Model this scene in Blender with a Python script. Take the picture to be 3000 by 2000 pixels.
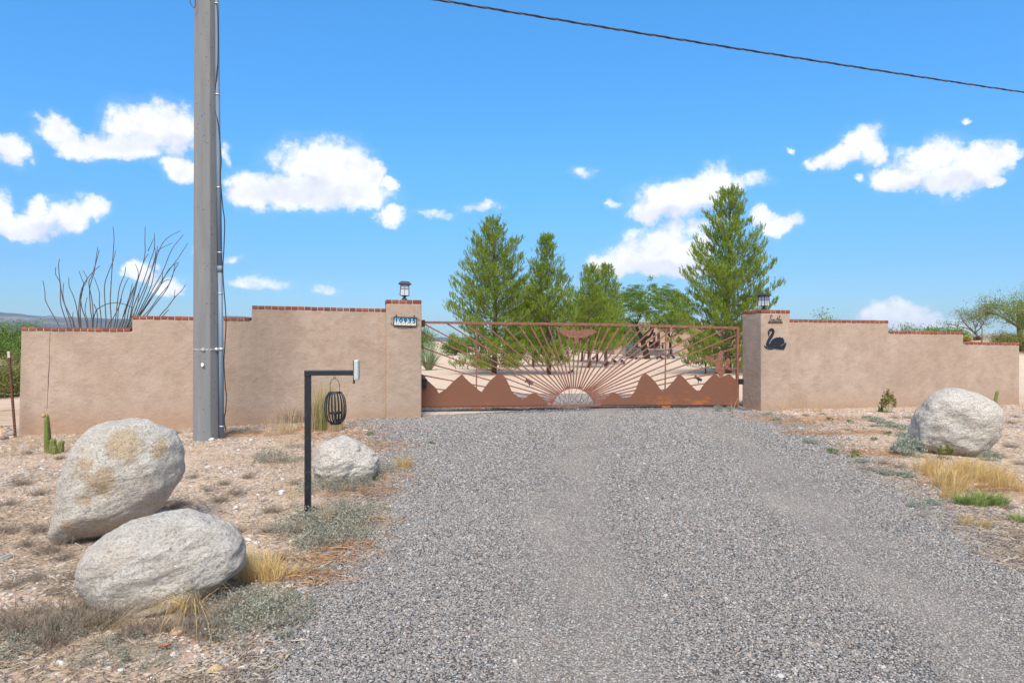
import bpy, bmesh, math, random
import numpy as np
from mathutils import Vector, Matrix, Euler, noise as mnoise

R = math.radians
random.seed(7)
rng = np.random.default_rng(7)
for o in list(bpy.data.objects):
    bpy.data.objects.remove(o, do_unlink=True)
scene = bpy.context.scene
COL = scene.collection

# ------------------------------------------------------------------ camera
FPX = 2000.0          # focal length in photograph pixels (3000 wide) = 24 mm on 36 mm
CAM_H = 1.5
cam_data = bpy.data.cameras.new("camera")
cam_data.sensor_width = 36.0
cam_data.lens = 24.0
cam_data.clip_start = 0.05
cam_data.clip_end = 60000.0
cam = bpy.data.objects.new("camera", cam_data)
cam.location = (0, 0, CAM_H)
cam.rotation_euler = (R(90), 0, 0)
COL.objects.link(cam)
scene.camera = cam

# ------------------------------------------------------------------ light and exposure
SUN_EL = R(52)
SUN_AZ = R(185)       # clockwise from +Y: behind the camera
sd = bpy.data.lights.new("sun", 'SUN')
sd.energy = 4.0
sd.angle = R(28)
sd.color = (1.0, 0.92, 0.81)
so = bpy.data.objects.new("sun", sd)
sv = Vector((math.sin(SUN_AZ) * math.cos(SUN_EL), math.cos(SUN_AZ) * math.cos(SUN_EL), math.sin(SUN_EL)))
so.rotation_euler = sv.to_track_quat('Z', 'Y').to_euler()
so.location = (20, -20, 40)
COL.objects.link(so)
scene.view_settings.view_transform = 'Standard'
scene.view_settings.look = 'None'
scene.view_settings.exposure = 0.5
scene.view_settings.gamma = 1.0
scene.view_settings.use_curve_mapping = False
SKY_STRENGTH = 0.109


# ------------------------------------------------------------------ node helper
class NT:
    def __init__(self, tree):
        self.t = tree
        self.n = tree.nodes
        self.l = tree.links

    def node(self, kind, **kw):
        nd = self.n.new(kind)
        for k, v in kw.items():
            setattr(nd, k, v)
        return nd

    def put(self, sock, val):
        if hasattr(val, 'is_linked') or isinstance(val, bpy.types.NodeSocket):
            self.l.new(val, sock)
        elif val is not None:
            if isinstance(val, (tuple, list)) and len(val) == 3 and sock.type == 'RGBA':
                val = (*val, 1)
            sock.default_value = val

    def math(self, op, a, b=None, c=None, clamp=False):
        nd = self.node('ShaderNodeMath', operation=op, use_clamp=clamp)
        for i, x in enumerate((a, b, c)):
            if x is not None:
                self.put(nd.inputs[i], x)
        return nd.outputs[0]

    def vmath(self, op, a, b=None, scale=None):
        nd = self.node('ShaderNodeVectorMath', operation=op)
        self.put(nd.inputs[0], a)
        if b is not None:
            self.put(nd.inputs[1], b)
        if scale is not None:
            self.put(nd.inputs['Scale'], scale)
        return nd.outputs['Value'] if op in ('LENGTH', 'DOT_PRODUCT', 'DISTANCE') else nd.outputs['Vector']

    def mix(self, f, a, b, blend='MIX'):
        nd = self.node('ShaderNodeMix', data_type='RGBA', blend_type=blend)
        self.put(nd.inputs[0], f)
        self.put(nd.inputs[6], a)
        self.put(nd.inputs[7], b)
        return nd.outputs[2]

    def noise(self, vec, scale, detail=4, rough=0.55, dist=0.0):
        nd = self.node('ShaderNodeTexNoise')
        if vec is not None:
            self.put(nd.inputs['Vector'], vec)
        nd.inputs['Scale'].default_value = scale
        nd.inputs['Detail'].default_value = detail
        nd.inputs['Roughness'].default_value = rough
        nd.inputs['Distortion'].default_value = dist
        return nd.outputs['Fac']

    def voronoi(self, vec, scale, out='Distance', feature='F1', rand=1.0):
        nd = self.node('ShaderNodeTexVoronoi', feature=feature)
        if vec is not None:
            self.put(nd.inputs['Vector'], vec)
        nd.inputs['Scale'].default_value = scale
        nd.inputs['Randomness'].default_value = rand
        return nd.outputs[out]

    def ramp(self, f, stops, mode='LINEAR'):
        nd = self.node('ShaderNodeValToRGB')
        cr = nd.color_ramp
        cr.interpolation = mode
        while len(cr.elements) < len(stops):
            cr.elements.new(0.5)
        for e, (p, cc) in zip(cr.elements, stops):
            e.position = p
            e.color = (*cc, 1) if len(cc) == 3 else cc
        self.put(nd.inputs[0], f)
        return nd.outputs[0]

    def remap(self, f, a, b, c=0.0, d=1.0, smooth=False):
        nd = self.node('ShaderNodeMapRange', interpolation_type='SMOOTHSTEP' if smooth else 'LINEAR')
        self.put(nd.inputs[0], f)
        for i, x in enumerate((a, b, c, d)):
            nd.inputs[i + 1].default_value = x
        return nd.outputs[0]

    def sep(self, v):
        nd = self.node('ShaderNodeSeparateXYZ')
        self.put(nd.inputs[0], v)
        return nd.outputs

    def comb(self, x, y, z=0.0):
        nd = self.node('ShaderNodeCombineXYZ')
        for i, q in enumerate((x, y, z)):
            self.put(nd.inputs[i], q)
        return nd.outputs[0]

    def bump(self, h, strength, dist, normal=None):
        nd = self.node('ShaderNodeBump')
        nd.inputs['Strength'].default_value = strength
        nd.inputs['Distance'].default_value = dist
        self.put(nd.inputs['Height'], h)
        if normal is not None:
            self.put(nd.inputs['Normal'], normal)
        return nd.outputs[0]


# ------------------------------------------------------------------ sky with cumulus
def px_dir(u, v):
    t = (u - 1500) / FPX
    w = -(v - 1000) / FPX
    return t, w


def px_azel(u, v):
    t, w = px_dir(u, v)
    return math.atan2(t, 1), math.atan2(w, math.sqrt(1 + t * t))


def make_world():
    wd = bpy.data.worlds.new("World")
    scene.world = wd
    wd.use_nodes = True
    wd.node_tree.nodes.clear()
    N = NT(wd.node_tree)
    sky = N.node('ShaderNodeTexSky', sky_type='NISHITA')
    sky.sun_disc = False
    sky.sun_elevation = SUN_EL
    sky.sun_rotation = SUN_AZ
    sky.altitude = 900
    sky.air_density = 1.3
    sky.dust_density = 0.4
    sky.ozone_density = 2.4
    skyc = N.node('ShaderNodeHueSaturation')
    skyc.inputs['Saturation'].default_value = 1.16
    skyc.inputs['Value'].default_value = 1.3
    N.put(skyc.inputs['Color'], sky.outputs[0])
    skyc = N.mix(1.0, skyc.outputs[0], (0.46, 0.98, 1.20), 'MULTIPLY')
    SKYC = skyc

    tc = N.node('ShaderNodeTexCoord').outputs['Generated']
    d = N.vmath('NORMALIZE', tc)
    x, y, z = N.sep(d)
    az = N.math('ARCTAN2', x, y)
    el = N.math('ARCSINE', z)
    p0 = N.comb(az, el)
    # thin the white glow of the model towards the horizon
    band = N.ramp(N.remap(el, 0.0, 0.5), [(0.0, (0.58, 0.43, 0.56)), (0.2, (0.64, 0.49, 0.61)), (0.5, (0.86, 0.76, 0.84)), (1.0, (1, 1, 1))])
    skyc = N.mix(1.0, SKYC, band, 'MULTIPLY')
    # billowing edges: several octaves of warp
    nz = N.node('ShaderNodeTexNoise')
    N.put(nz.inputs['Vector'], d)
    nz.inputs['Scale'].default_value = 17
    nz.inputs['Detail'].default_value = 7
    nz.inputs['Roughness'].default_value = 0.62
    wv = N.vmath('SUBTRACT', nz.outputs['Color'], (0.5, 0.5, 0.5))
    wv = N.vmath('MULTIPLY', wv, (0.075, 0.05, 0.0))
    p = N.vmath('ADD', p0, wv)
    E = [  # cloud lobes: centre and radii in photograph pixels
        (33, 438, 62, 42), (160, 383, 72, 44), (232, 432, 85, 36), (304, 427, 95, 36), (470, 377, 125, 82),
        (387, 432, 125, 40), (530, 383, 80, 66), (525, 499, 56, 38), (658, 449, 18, 32),
        (0, 615, 44, 62), (83, 659, 110, 42), (116, 609, 40, 36), (204, 637, 66, 44), (275, 604, 58, 34),
        (940, 486, 140, 84), (860, 560, 150, 52), (735, 559, 86, 54), (1000, 560, 160, 48), (1075, 520, 62, 64),
        (1155, 548, 30, 24), (1144, 631, 44, 25), (1266, 631, 46, 11), (763, 822, 72, 17), (973, 850, 28, 14),
        (560, 745, 20, 18), (674, 753, 24, 11), (409, 792, 45, 34), (486, 841, 45, 28),
        (1701, 511, 34, 13), (1981, 586, 140, 58), (2088, 550, 70, 60), (1886, 616, 62, 40), (2195, 527, 42, 22),
        (2029, 663, 100, 22), (2231, 639, 40, 28), (2279, 663, 46, 28), (2314, 651, 34, 20),
        (1935, 735, 125, 66), (2020, 720, 36, 36), (1850, 764, 100, 42), (1761, 770, 52, 26), (1957, 782, 130, 34),
        (2070, 717, 36, 46), (1787, 601, 18, 11), (2323, 437, 10, 9), (2820, 357, 11, 9), (1409, 612, 48, 15),
        (2528, 410, 70, 52), (2463, 461, 84, 38), (2403, 473, 40, 25), (2580, 449, 48, 38), (2731, 470, 115, 58),
        (2647, 526, 96, 36), (2790, 526, 110, 42), (2880, 485, 100, 58), (2963, 455, 55, 30), (2927, 532, 38, 24),
        (2522, 535, 20, 11), (2612, 930, 105, 42), (2671, 952, 80, 30), (2820, 961, 62, 22),
    ]

    def field(lobes, pt):
        acc = None
        for (u, v, ru, rv) in lobes:
            a, e = px_azel(u, v)
            t, w = px_dir(u, v)
            ra = 1.07 * ru / FPX / (1 + t * t)
            re = 1.07 * rv / FPX * math.sqrt(1 + t * t) / (1 + t * t + w * w)
            q = N.vmath('SUBTRACT', pt, (a, e, 0))
            q = N.vmath('MULTIPLY', q, (1 / ra, 1 / re, 0))
            f = N.math('SUBTRACT', 1.0, N.vmath('DOT_PRODUCT', q, q))
            if min(ru, rv) < 24:
                f = N.math('MULTIPLY', f, 0.45)
            acc = f if acc is None else N.math('SMOOTH_MAX', acc, f, 0.25)
        return acc

    fld = field(E, p)
    fld = N.math('MAXIMUM', fld, -1.0)
    # the rest of the sky, outside the picture, carries the same sort of clouds
    h = N.math('ADD', N.math('ABSOLUTE', z), 0.12)
    flat = N.comb(N.math('DIVIDE', x, h), N.math('DIVIDE', y, h))
    g = N.noise(flat, 1.6, 7, 0.6)
    g = N.remap(g, 0.46, 0.66, -0.6, 1.2)
    aa = N.remap(N.math('ABSOLUTE', az), 0.66, 0.86, 0.0, 1.0, True)
    ee = N.remap(el, 0.52, 0.72, 0.0, 1.0, True)
    away = N.math('MAXIMUM', aa, ee)
    away = N.math('MULTIPLY', away, N.remap(z, 0.0, 0.1, 0, 1))
    g = N.math('SUBTRACT', N.math('MULTIPLY', N.math('ADD', g, 1.0), away), 1.0)
    fld = N.math('MAXIMUM', fld, g)
    fine = N.noise(d, 46, 8, 0.68)
    fine = N.math('MULTIPLY', N.math('SUBTRACT', fine, 0.5), 2.0)
    dens = N.math('ADD', fld, fine)
    alpha = N.remap(dens, -0.34, 0.72, 0.0, 1.0, True)
    alpha = N.math('MULTIPLY', alpha, 0.97)
    wisp = N.remap(fld, -0.9, 0.1, 0.0, 0.07, True)
    alpha = N.math('MAXIMUM', alpha, wisp)
    S = [(905, 560, 170, 38), (470, 425, 190, 28), (110, 680, 120, 24), (1990, 640, 170, 30), (1930, 790, 150, 30),
         (2760, 545, 180, 24), (2620, 965, 120, 24), (2480, 485, 80, 18), (33, 470, 60, 20)]
    sh = field(S, p)
    sh = N.remap(sh, -0.5, 0.9, 0.0, 0.6, True)
    lum = N.noise(d, 34, 5, 0.6)
    lum = N.remap(lum, 0.3, 0.7, 0.80, 1.05)
    cc = N.mix(sh, (7.6, 7.65, 7.8), (5.6, 5.8, 7.0))
    cc = N.vmath('SCALE', cc, scale=lum)
    col = N.mix(alpha, skyc, cc)
    bg = N.node('ShaderNodeBackground')
    N.put(bg.inputs['Color'], col)
    bg.inputs['Strength'].default_value = SKY_STRENGTH
    out = N.node('ShaderNodeOutputWorld')
    N.l.new(bg.outputs[0], out.inputs[0])
    wd.cycles.sampling_method = 'MANUAL'
    wd.cycles.sample_map_resolution = 512


make_world()

# ------------------------------------------------------------------ placing things
S_WALL = 0.21                       # the wall recedes to the right
TH = math.atan(S_WALL)
CT, ST = math.cos(TH), math.sin(TH)
Y0 = 13.2


def sstep(x, a, b):
    t = min(1.0, max(0.0, (x - a) / (b - a)))
    return t * t * (3 - 2 * t)


def interp(x, pts):
    if x <= pts[0][0]:
        return pts[0][1]
    for (x0, y0), (x1, y1) in zip(pts, pts[1:]):
        if x <= x1:
            return y0 + (y1 - y0) * (x - x0) / (x1 - x0)
    return pts[-1][1]


LEFT_EDGE = [(0.5, -1.35), (2.5, -1.2), (3.29, -1.2), (4.23, -1.2), (5.15, -1.12), (6.2, -1.1), (7.4, -1.3),
             (9.0, -1.7), (11.4, -2.4), (12.2, -2.75), (14, -2.9), (20, -3.0)]
RIGHT_EDGE = [(0.5, 2.6), (3.0, 3.0), (4.6, 3.45), (6.0, 3.85), (7.5, 4.0), (9.5, 4.4), (11.45, 4.8), (13.6, 4.95),
              (14.5, 5.0), (20, 4.8)]


def ground_z(x, y):
    w = sstep(y, 7.0, 12.5)
    fall = 1.0 - 2.2 * sstep(-x, 2.6, 7.6)
    z = 0.06 * w * fall
    # berm behind the right-hand wall
    q = ((x - 21) / 9.0) ** 2 + ((y - 29) / 7.0) ** 2
    z += 1.75 * math.exp(-q * 1.3)
    q = ((x + 2) / 3.0) ** 2 + ((y - 52) / 3) ** 2
    z += 0.35 * math.exp(-q)
    inside = sstep(x, interp(y, LEFT_EDGE) - 0.5, interp(y, LEFT_EDGE) - 0.05) * \
        (1 - sstep(x, interp(y, RIGHT_EDGE) + 0.05, interp(y, RIGHT_EDGE) + 0.5)) if y < 18 else 0
    k = 1 - inside
    if k > 0 and y < 80 and abs(x) < 60:
        nn = mnoise.noise(Vector((x * 0.9, y * 0.9, 3.1))) * 0.022 + mnoise.noise(Vector((x * 3.1, y * 3.1, 9.0))) * 0.009
        z += nn * k - 0.004 * k
    return z


def on_ground(u, v):
    t, w = px_dir(u, v)
    Y = CAM_H / max(1e-4, -w)
    for _ in range(8):
        Y = (CAM_H - ground_z(t * Y, Y)) / max(1e-4, -w)
    return Vector((t * Y, Y, ground_z(t * Y, Y)))


def at(u, v, Y):
    t, w = px_dir(u, v)
    return Vector((t * Y, Y, CAM_H + w * Y))


def wf(u, v, off=0.0):
    """photo pixel -> wall frame (along, away, up) on the plane 'off' metres behind the wall face"""
    t, w = px_dir(u, v)
    a = (t * Y0 + off * (t * CT + ST)) / (CT - t * ST)
    Y = Y0 + a * ST + off * CT
    return Vector((a, off, CAM_H + w * Y))


def wworld(p):
    return Vector((p[0] * CT - p[1] * ST, Y0 + p[0] * ST + p[1] * CT, p[2]))


# ------------------------------------------------------------------ mesh helper
class MB:
    def __init__(self):
        self.v = []
        self.f = []

    def add(self, vs, fs):
        b = len(self.v)
        self.v.extend([tuple(q) for q in vs])
        self.f.extend([tuple(i + b for i in q) for q in fs])
        return self

    def box(self, lo, hi, M=None):
        x0, y0, z0 = lo
        x1, y1, z1 = hi
        vs = [Vector(q) for q in ((x0, y0, z0), (x1, y0, z0), (x1, y1, z0), (x0, y1, z0), (x0, y0, z1), (x1, y0, z1), (x1, y1, z1), (x0, y1, z1))]
        if M is not None:
            vs = [M @ q for q in vs]
        return self.add(vs, [(0, 3, 2, 1), (4, 5, 6, 7), (0, 1, 5, 4), (1, 2, 6, 5), (2, 3, 7, 6), (3, 0, 4, 7)])

    def bar(self, p, q, w, d=None, up=Vector((0, 1, 0))):
        """square bar from p to q; d is the size along 'up'"""
        p, q = Vector(p), Vector(q)
        d = w if d is None else d
        ax = (q - p).normalized()
        n = Vector(up)
        n = (n - ax * n.dot(ax)).normalized()
        s = ax.cross(n)
        vs = []
        for c in (p, q):
            for i, j in ((-1, -1), (1, -1), (1, 1), (-1, 1)):
                vs.append(c + s * (w / 2 * i) + n * (d / 2 * j))
        return self.add(vs, [(0, 3, 2, 1), (4, 5, 6, 7), (0, 1, 5, 4), (1, 2, 6, 5), (2, 3, 7, 6), (3, 0, 4, 7)])

    def tube(self, pts, rad, n=8, cap=True):
        pts = [Vector(q) for q in pts]
        if not hasattr(rad, '__len__'):
            rad = [rad] * len(pts)
        vs, fs = [], []
        prev = None
        for i, c in enumerate(pts):
            ax = (pts[min(i + 1, len(pts) - 1)] - pts[max(i - 1, 0)])
            if ax.length < 1e-9:
                ax = Vector((0, 0, 1))
            ax.normalize()
            if prev is None:
                ref = Vector((0, 0, 1)) if abs(ax.z) < 0.9 else Vector((0, -1, 0))
            else:
                ref = prev
            a = (ref - ax * ref.dot(ax))
            if a.length < 1e-6:
                a = ax.orthogonal()
            a.normalize()
            prev = a
            b = ax.cross(a)
            for k in range(n):
                an = 2 * math.pi * k / n
                vs.append(c + (a * math.cos(an) + b * math.sin(an)) * rad[i])
        for i in range(len(pts) - 1):
            for k in range(n):
                fs.append((i * n + k, i * n + (k + 1) % n, (i + 1) * n + (k + 1) % n, (i + 1) * n + k))
        if cap:
            fs.append(tuple(range(n - 1, -1, -1)))
            fs.append(tuple((len(pts) - 1) * n + k for k in range(n)))
        return self.add(vs, fs)

    def plate(self, pts, y0, y1):
        """outline in (x, z), thickness along y"""
        ar = sum(p[0] * q[1] - q[0] * p[1] for p, q in zip(pts, pts[1:] + pts[:1]))
        if ar < 0:
            pts = pts[::-1]
        n = len(pts)
        vs = [(p[0], y0, p[1]) for p in pts] + [(p[0], y1, p[1]) for p in pts]
        fs = [tuple(range(n)), tuple(range(2 * n - 1, n - 1, -1))]
        for i in range(n):
            j = (i + 1) % n
            fs.append((j, i, n + i, n + j))
        return self.add(vs, fs)

    def lathe(self, prof, n=16, c=(0, 0, 0), rot=0.0):
        vs, fs = [], []
        for (r, z) in prof:
            for k in range(n):
                an = 2 * math.pi * k / n + rot
                vs.append((c[0] + r * math.cos(an), c[1] + r * math.sin(an), c[2] + z))
        for i in range(len(prof) - 1):
            for k in range(n):
                fs.append((i * n + k, i * n + (k + 1) % n, (i + 1) * n + (k + 1) % n, (i + 1) * n + k))
        fs.append(tuple(range(n - 1, -1, -1)))
        fs.append(tuple((len(prof) - 1) * n + k for k in range(n)))
        return self.add(vs, fs)

    def mesh(self, name, mat, smooth=False, origin=(0, 0, 0), bevel=None):
        me = bpy.data.meshes.new(name)
        o = Vector(origin)
        me.from_pydata([(q[0] - o.x, q[1] - o.y, q[2] - o.z) for q in self.v], [], self.f)
        if mat is not None:
            me.materials.append(mat)
        if smooth:
            me.polygons.foreach_set('use_smooth', [True] * len(me.polygons))
        me.update()
        return me

    def build(self, name, mat, parent=None, smooth=False, origin=(0, 0, 0), bevel=None):
        me = self.mesh(name, mat, smooth, origin)
        ob = bpy.data.objects.new(name, me)
        COL.objects.link(ob)
        if parent is not None:
            ob.parent = parent
        if bevel:
            md = ob.modifiers.new('bevel', 'BEVEL')
            md.width = bevel
            md.segments = 2
            md.limit_method = 'ANGLE'
            md.angle_limit = R(40)
        return ob


def np_mesh(name, verts, faces, mat, smooth=False):
    """verts (n,3), faces (m,k) all of the same k"""
    me = bpy.data.meshes.new(name)
    verts = np.asarray(verts, np.float32)
    faces = np.asarray(faces, np.int32)
    k = faces.shape[1]
    me.vertices.add(len(verts))
    me.vertices.foreach_set('co', verts.ravel())
    me.loops.add(faces.size)
    me.loops.foreach_set('vertex_index', faces.ravel())
    me.polygons.add(len(faces))
    me.polygons.foreach_set('loop_start', np.arange(0, faces.size, k, dtype=np.int32))
    if smooth:
        me.polygons.foreach_set('use_smooth', np.ones(len(faces), bool))
    me.materials.append(mat)
    me.update()
    me.validate()
    return me


def link(name, me, parent=None, loc=None):
    ob = bpy.data.objects.new(name, me)
    COL.objects.link(ob)
    if parent is not None:
        ob.parent = parent
    if loc is not None:
        ob.location = loc
    return ob


def tag(o, label=None, cat=None, group=None, kind=None):
    if label:
        o['label'] = label
    if cat:
        o['category'] = cat
    if group:
        o['group'] = group
    if kind:
        o['kind'] = kind
    return o


def thing(name, label, cat, loc=(0, 0, 0), rz=0.0, group=None):
    o = bpy.data.objects.new(name, None)
    o.empty_display_size = 0.1
    o.location = loc
    o.rotation_euler = (0, 0, rz)
    COL.objects.link(o)
    return tag(o, label, cat, group)


def wthing(name, label, cat, p, group=None):
    return thing(name, label, cat, wworld(p), TH, group)


def copy_tree(o, parent=None):
    c = o.copy()
    COL.objects.link(c)
    c.parent = parent
    for ch in o.children:
        copy_tree(ch, c)
    return c


def spline(pts, n=6):
    pts = [Vector(p) for p in pts]
    out = []
    for i in range(len(pts) - 1):
        p0 = pts[max(i - 1, 0)]
        p1, p2 = pts[i], pts[i + 1]
        p3 = pts[min(i + 2, len(pts) - 1)]
        for k in range(n):
            t = k / n
            out.append(0.5 * ((2 * p1) + (p2 - p0) * t + (2 * p0 - 5 * p1 + 4 * p2 - p3) * t * t + (3 * p1 - p0 - 3 * p2 + p3) * t ** 3))
    out.append(pts[-1])
    return out


# ------------------------------------------------------------------ materials
MATS = {}


def material(name, rough=0.8, spec=0.3, metal=0.0):
    m = bpy.data.materials.new(name)
    m.use_nodes = True
    N = NT(m.node_tree)
    b = N.n['Principled BSDF']
    b.inputs['Roughness'].default_value = rough
    b.inputs['Specular IOR Level'].default_value = spec
    b.inputs['Metallic'].default_value = metal
    MATS[name] = m
    return m, N, b


def obj_coord(N):
    return N.node('ShaderNodeTexCoord').outputs['Object']


def world_pos(N):
    return N.node('ShaderNodeNewGeometry').outputs['Position']


def plain(name, col, rough=0.6, spec=0.4, metal=0.0, var=0.15, scale=12.0, bump=0.0):
    m, N, b = material(name, rough, spec, metal)
    c = obj_coord(N)
    n = N.noise(c, scale, 5, 0.6)
    f = N.remap(n, 0.3, 0.7, 1 - var, 1 + var)
    N.put(b.inputs['Base Color'], N.vmath('SCALE', N.comb(*col), scale=f))
    if bump:
        N.put(b.inputs['Normal'], N.bump(N.noise(c, scale * 4, 4), 0.5, bump))
    return m


def track_mask(N, x, y):
    """dusty wheel tracks, about two metres apart, bending with the drive"""
    dy = N.math('SUBTRACT', y, 3.0)
    xa = N.math('ADD', N.math('MULTIPLY', N.math('MULTIPLY', dy, dy), 0.014), 0.38)
    xb = N.math('ADD', N.math('MULTIPLY', dy, 0.155), 2.2)
    n = N.noise(N.comb(x, N.math('MULTIPLY', y, 0.35)), 1.5, 5, 0.65)
    wob = N.math('MULTIPLY', N.math('SUBTRACT', n, 0.5), 0.9)
    out = None
    for xc in (xa, xb):
        q = N.math('ABSOLUTE', N.math('ADD', N.math('SUBTRACT', x, xc), wob))
        f = N.remap(q, 0.62, 0.05, 0.0, 1.0, True)
        out = f if out is None else N.math('MAXIMUM', out, f)
    return N.math('MULTIPLY', out, N.remap(n, 0.3, 0.65, 0.35, 1.0))


def make_materials():
    # stucco
    m, N, b = material('stucco', 0.92, 0.15)
    c = world_pos(N)
    big = N.noise(c, 0.9, 5, 0.62, 0.4)
    mid = N.noise(c, 4.5, 6, 0.65)
    fin = N.noise(c, 120, 3, 0.6)
    col = N.ramp(big, [(0.3, (0.345, 0.25, 0.18)), (0.5, (0.415, 0.307, 0.227)), (0.7, (0.48, 0.365, 0.278))])
    col = N.mix(N.remap(mid, 0.45, 0.72, 0, 0.7), col, (0.315, 0.223, 0.157))
    trowel = N.noise(N.comb(N.math('MULTIPLY', N.sep(c)[0], 2.0), N.sep(c)[1], N.math('MULTIPLY', N.sep(c)[2], 6.0)), 2.6, 6, 0.7, 1.2)
    col = N.mix(N.remap(trowel, 0.56, 0.72, 0, 0.45), col, (0.29, 0.203, 0.142))
    col = N.mix(N.remap(trowel, 0.42, 0.28, 0, 0.5), col, (0.52, 0.41, 0.32))
    x, y, z = N.sep(c)
    streak = N.noise(N.comb(N.math('MULTIPLY', x, 5.0), N.math('MULTIPLY', y, 5.0), N.math('MULTIPLY', z, 0.35)), 1.3, 5, 0.6)
    col = N.mix(N.remap(streak, 0.55, 0.8, 0, 0.5), col, (0.48, 0.375, 0.29))
    zz = N.math('ADD', z, N.math('MULTIPLY', N.math('SUBTRACT', mid, 0.5), 0.35))
    soil = N.remap(zz, 0.0, 0.42, 0.62, 0.0, True)      # soil splashed up by rain
    col = N.mix(soil, col, (0.36, 0.215, 0.13))
    cells = N.voronoi(c, 70)
    col = N.mix(N.remap(fin, 0.35, 0.7, 0.0, 0.28), col, (0.34, 0.24, 0.175))
    N.put(b.inputs['Base Color'], col)
    hgt = N.math('ADD', N.math('MULTIPLY', cells, 0.6), fin)
    nb = N.bump(hgt, 0.55, 0.008)
    nb = N.bump(N.noise(c, 9, 4, 0.6), 0.5, 0.03, nb)
    N.put(b.inputs['Normal'], nb)
    # brick, colour by piece
    m, N, b = material('cap_brick', 0.85, 0.2)
    rnd = N.node('ShaderNodeObjectInfo').outputs['Random']
    c = world_pos(N)
    col = N.ramp(rnd, [(0.0, (0.20, 0.052, 0.034)), (0.45, (0.27, 0.075, 0.042)), (1.0, (0.33, 0.10, 0.055))])
    col = N.mix(N.remap(N.noise(c, 30, 5, 0.65), 0.5, 0.8, 0, 0.6), col, (0.22, 0.14, 0.11))
    N.put(b.inputs['Base Color'], col)
    N.put(b.inputs['Normal'], N.bump(N.noise(c, 90, 4), 0.5, 0.004))
    plain('mortar', (0.40, 0.36, 0.31), 0.95, 0.1, 0, 0.2, 25, 0.004)
    # rusted steel: painted brown with orange rust
    m, N, b = material('rust_steel', 0.75, 0.3)
    c = obj_coord(N)
    sx, sy, sz = N.sep(c)
    n1 = N.noise(N.comb(N.math('MULTIPLY', sx, 1.2), sy, N.math('MULTIPLY', sz, 5.0)), 2.2, 6, 0.65, 0.3)
    n2 = N.noise(c, 60, 4, 0.6)
    col = N.mix(n2, (0.145, 0.060, 0.034), (0.235, 0.10, 0.058))
    win = N.math('MULTIPLY', N.remap(N.math('ABSOLUTE', N.math('SUBTRACT', sx, 2.1)), 0.5, 1.1, 1, 0, True), N.remap(sz, 0.12, 0.42, 1, 0, True))
    low = N.remap(sz, 0.0, 0.09, 0.12, 0.0)
    f = N.remap(N.math('ADD', N.math('ADD', n1, N.math('MULTIPLY', win, 0.15)), low), 0.61, 0.78, 0, 0.8, True)
    col = N.mix(f, col, (0.42, 0.125, 0.02))
    N.put(b.inputs['Base Color'], col)
    N.put(b.inputs['Normal'], N.bump(n2, 0.25, 0.003))
    m, N, b = material('rust_bar', 0.7, 0.35)
    c = obj_coord(N)
    n2 = N.noise(c, 25, 5, 0.6)
    col = N.ramp(n2, [(0.3, (0.16, 0.062, 0.042)), (0.55, (0.25, 0.105, 0.068)), (0.75, (0.37, 0.16, 0.085))])
    N.put(b.inputs['Base Color'], col)
    plain('rust_dark', (0.10, 0.045, 0.025), 0.8, 0.3, 0, 0.4, 30, 0.002)
    # concrete of the pole
    m, N, b = material('pole_concrete', 0.9, 0.2)
    c = world_pos(N)
    x, y, z = N.sep(c)
    st = N.noise(N.comb(N.math('MULTIPLY', x, 6), N.math('MULTIPLY', y, 6), N.math('MULTIPLY', z, 0.6)), 1.6, 5, 0.6)
    fin = N.noise(c, 160, 3, 0.6)
    col = N.ramp(st, [(0.3, (0.19, 0.19, 0.185)), (0.6, (0.225, 0.224, 0.215)), (0.8, (0.27, 0.265, 0.255))])
    col = N.mix(N.remap(fin, 0.4, 0.75, 0, 0.35), col, (0.16, 0.155, 0.145))
    pv = N.voronoi(N.comb(x, y, N.math('MULTIPLY', z, 0.8)), 20)
    pit = N.remap(pv, 0.13, 0.2, 1.0, 0.0)
    pit = N.math('MULTIPLY', pit, N.remap(N.noise(c, 7, 3), 0.5, 0.58))
    col = N.mix(N.math('MULTIPLY', pit, 0.75), col, (0.09, 0.085, 0.08))
    N.put(b.inputs['Base Color'], col)
    hh = N.math('SUBTRACT', N.math('MULTIPLY', fin, 0.3), pit)
    N.put(b.inputs['Normal'], N.bump(hh, 0.7, 0.008))
    m, N, b = material('pvc_grey', 0.5, 0.4)
    c = world_pos(N)
    x, y, z = N.sep(c)
    st = N.noise(N.comb(N.math('MULTIPLY', x, 30), N.math('MULTIPLY', y, 30), z), 1.5, 5, 0.6)
    N.put(b.inputs['Base Color'], N.ramp(st, [(0.3, (0.13, 0.18, 0.23)), (0.6, (0.18, 0.25, 0.32)), (0.8, (0.30, 0.36, 0.41))]))
    plain('galvanised', (0.52, 0.53, 0.52), 0.45, 0.5, 0.6, 0.15, 30)
    plain('wheel_steel', (0.16, 0.15, 0.14), 0.5, 0.4, 0.3, 0.3, 30)
    plain('white_paint', (0.75, 0.75, 0.73), 0.6, 0.4, 0, 0.06)
    plain('black_cable', (0.03, 0.03, 0.032), 0.55, 0.4, 0, 0.2)
    plain('alu_cable', (0.16, 0.155, 0.15), 0.5, 0.5, 0.5, 0.2)
    m, N, b = material('black_paint', 0.38, 0.5)
    c = obj_coord(N)
    n = N.noise(c, 9, 7, 0.7)
    col = N.mix(N.remap(n, 0.56, 0.72), (0.012, 0.014, 0.018), (0.07, 0.10, 0.13))
    col = N.mix(N.remap(N.noise(c, 22, 6, 0.7), 0.66, 0.72), col, (0.14, 0.06, 0.035))
    N.put(b.inputs['Base Color'], col)
    N.put(b.inputs['Roughness'], N.remap(n, 0.3, 0.7, 0.3, 0.55))
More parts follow.
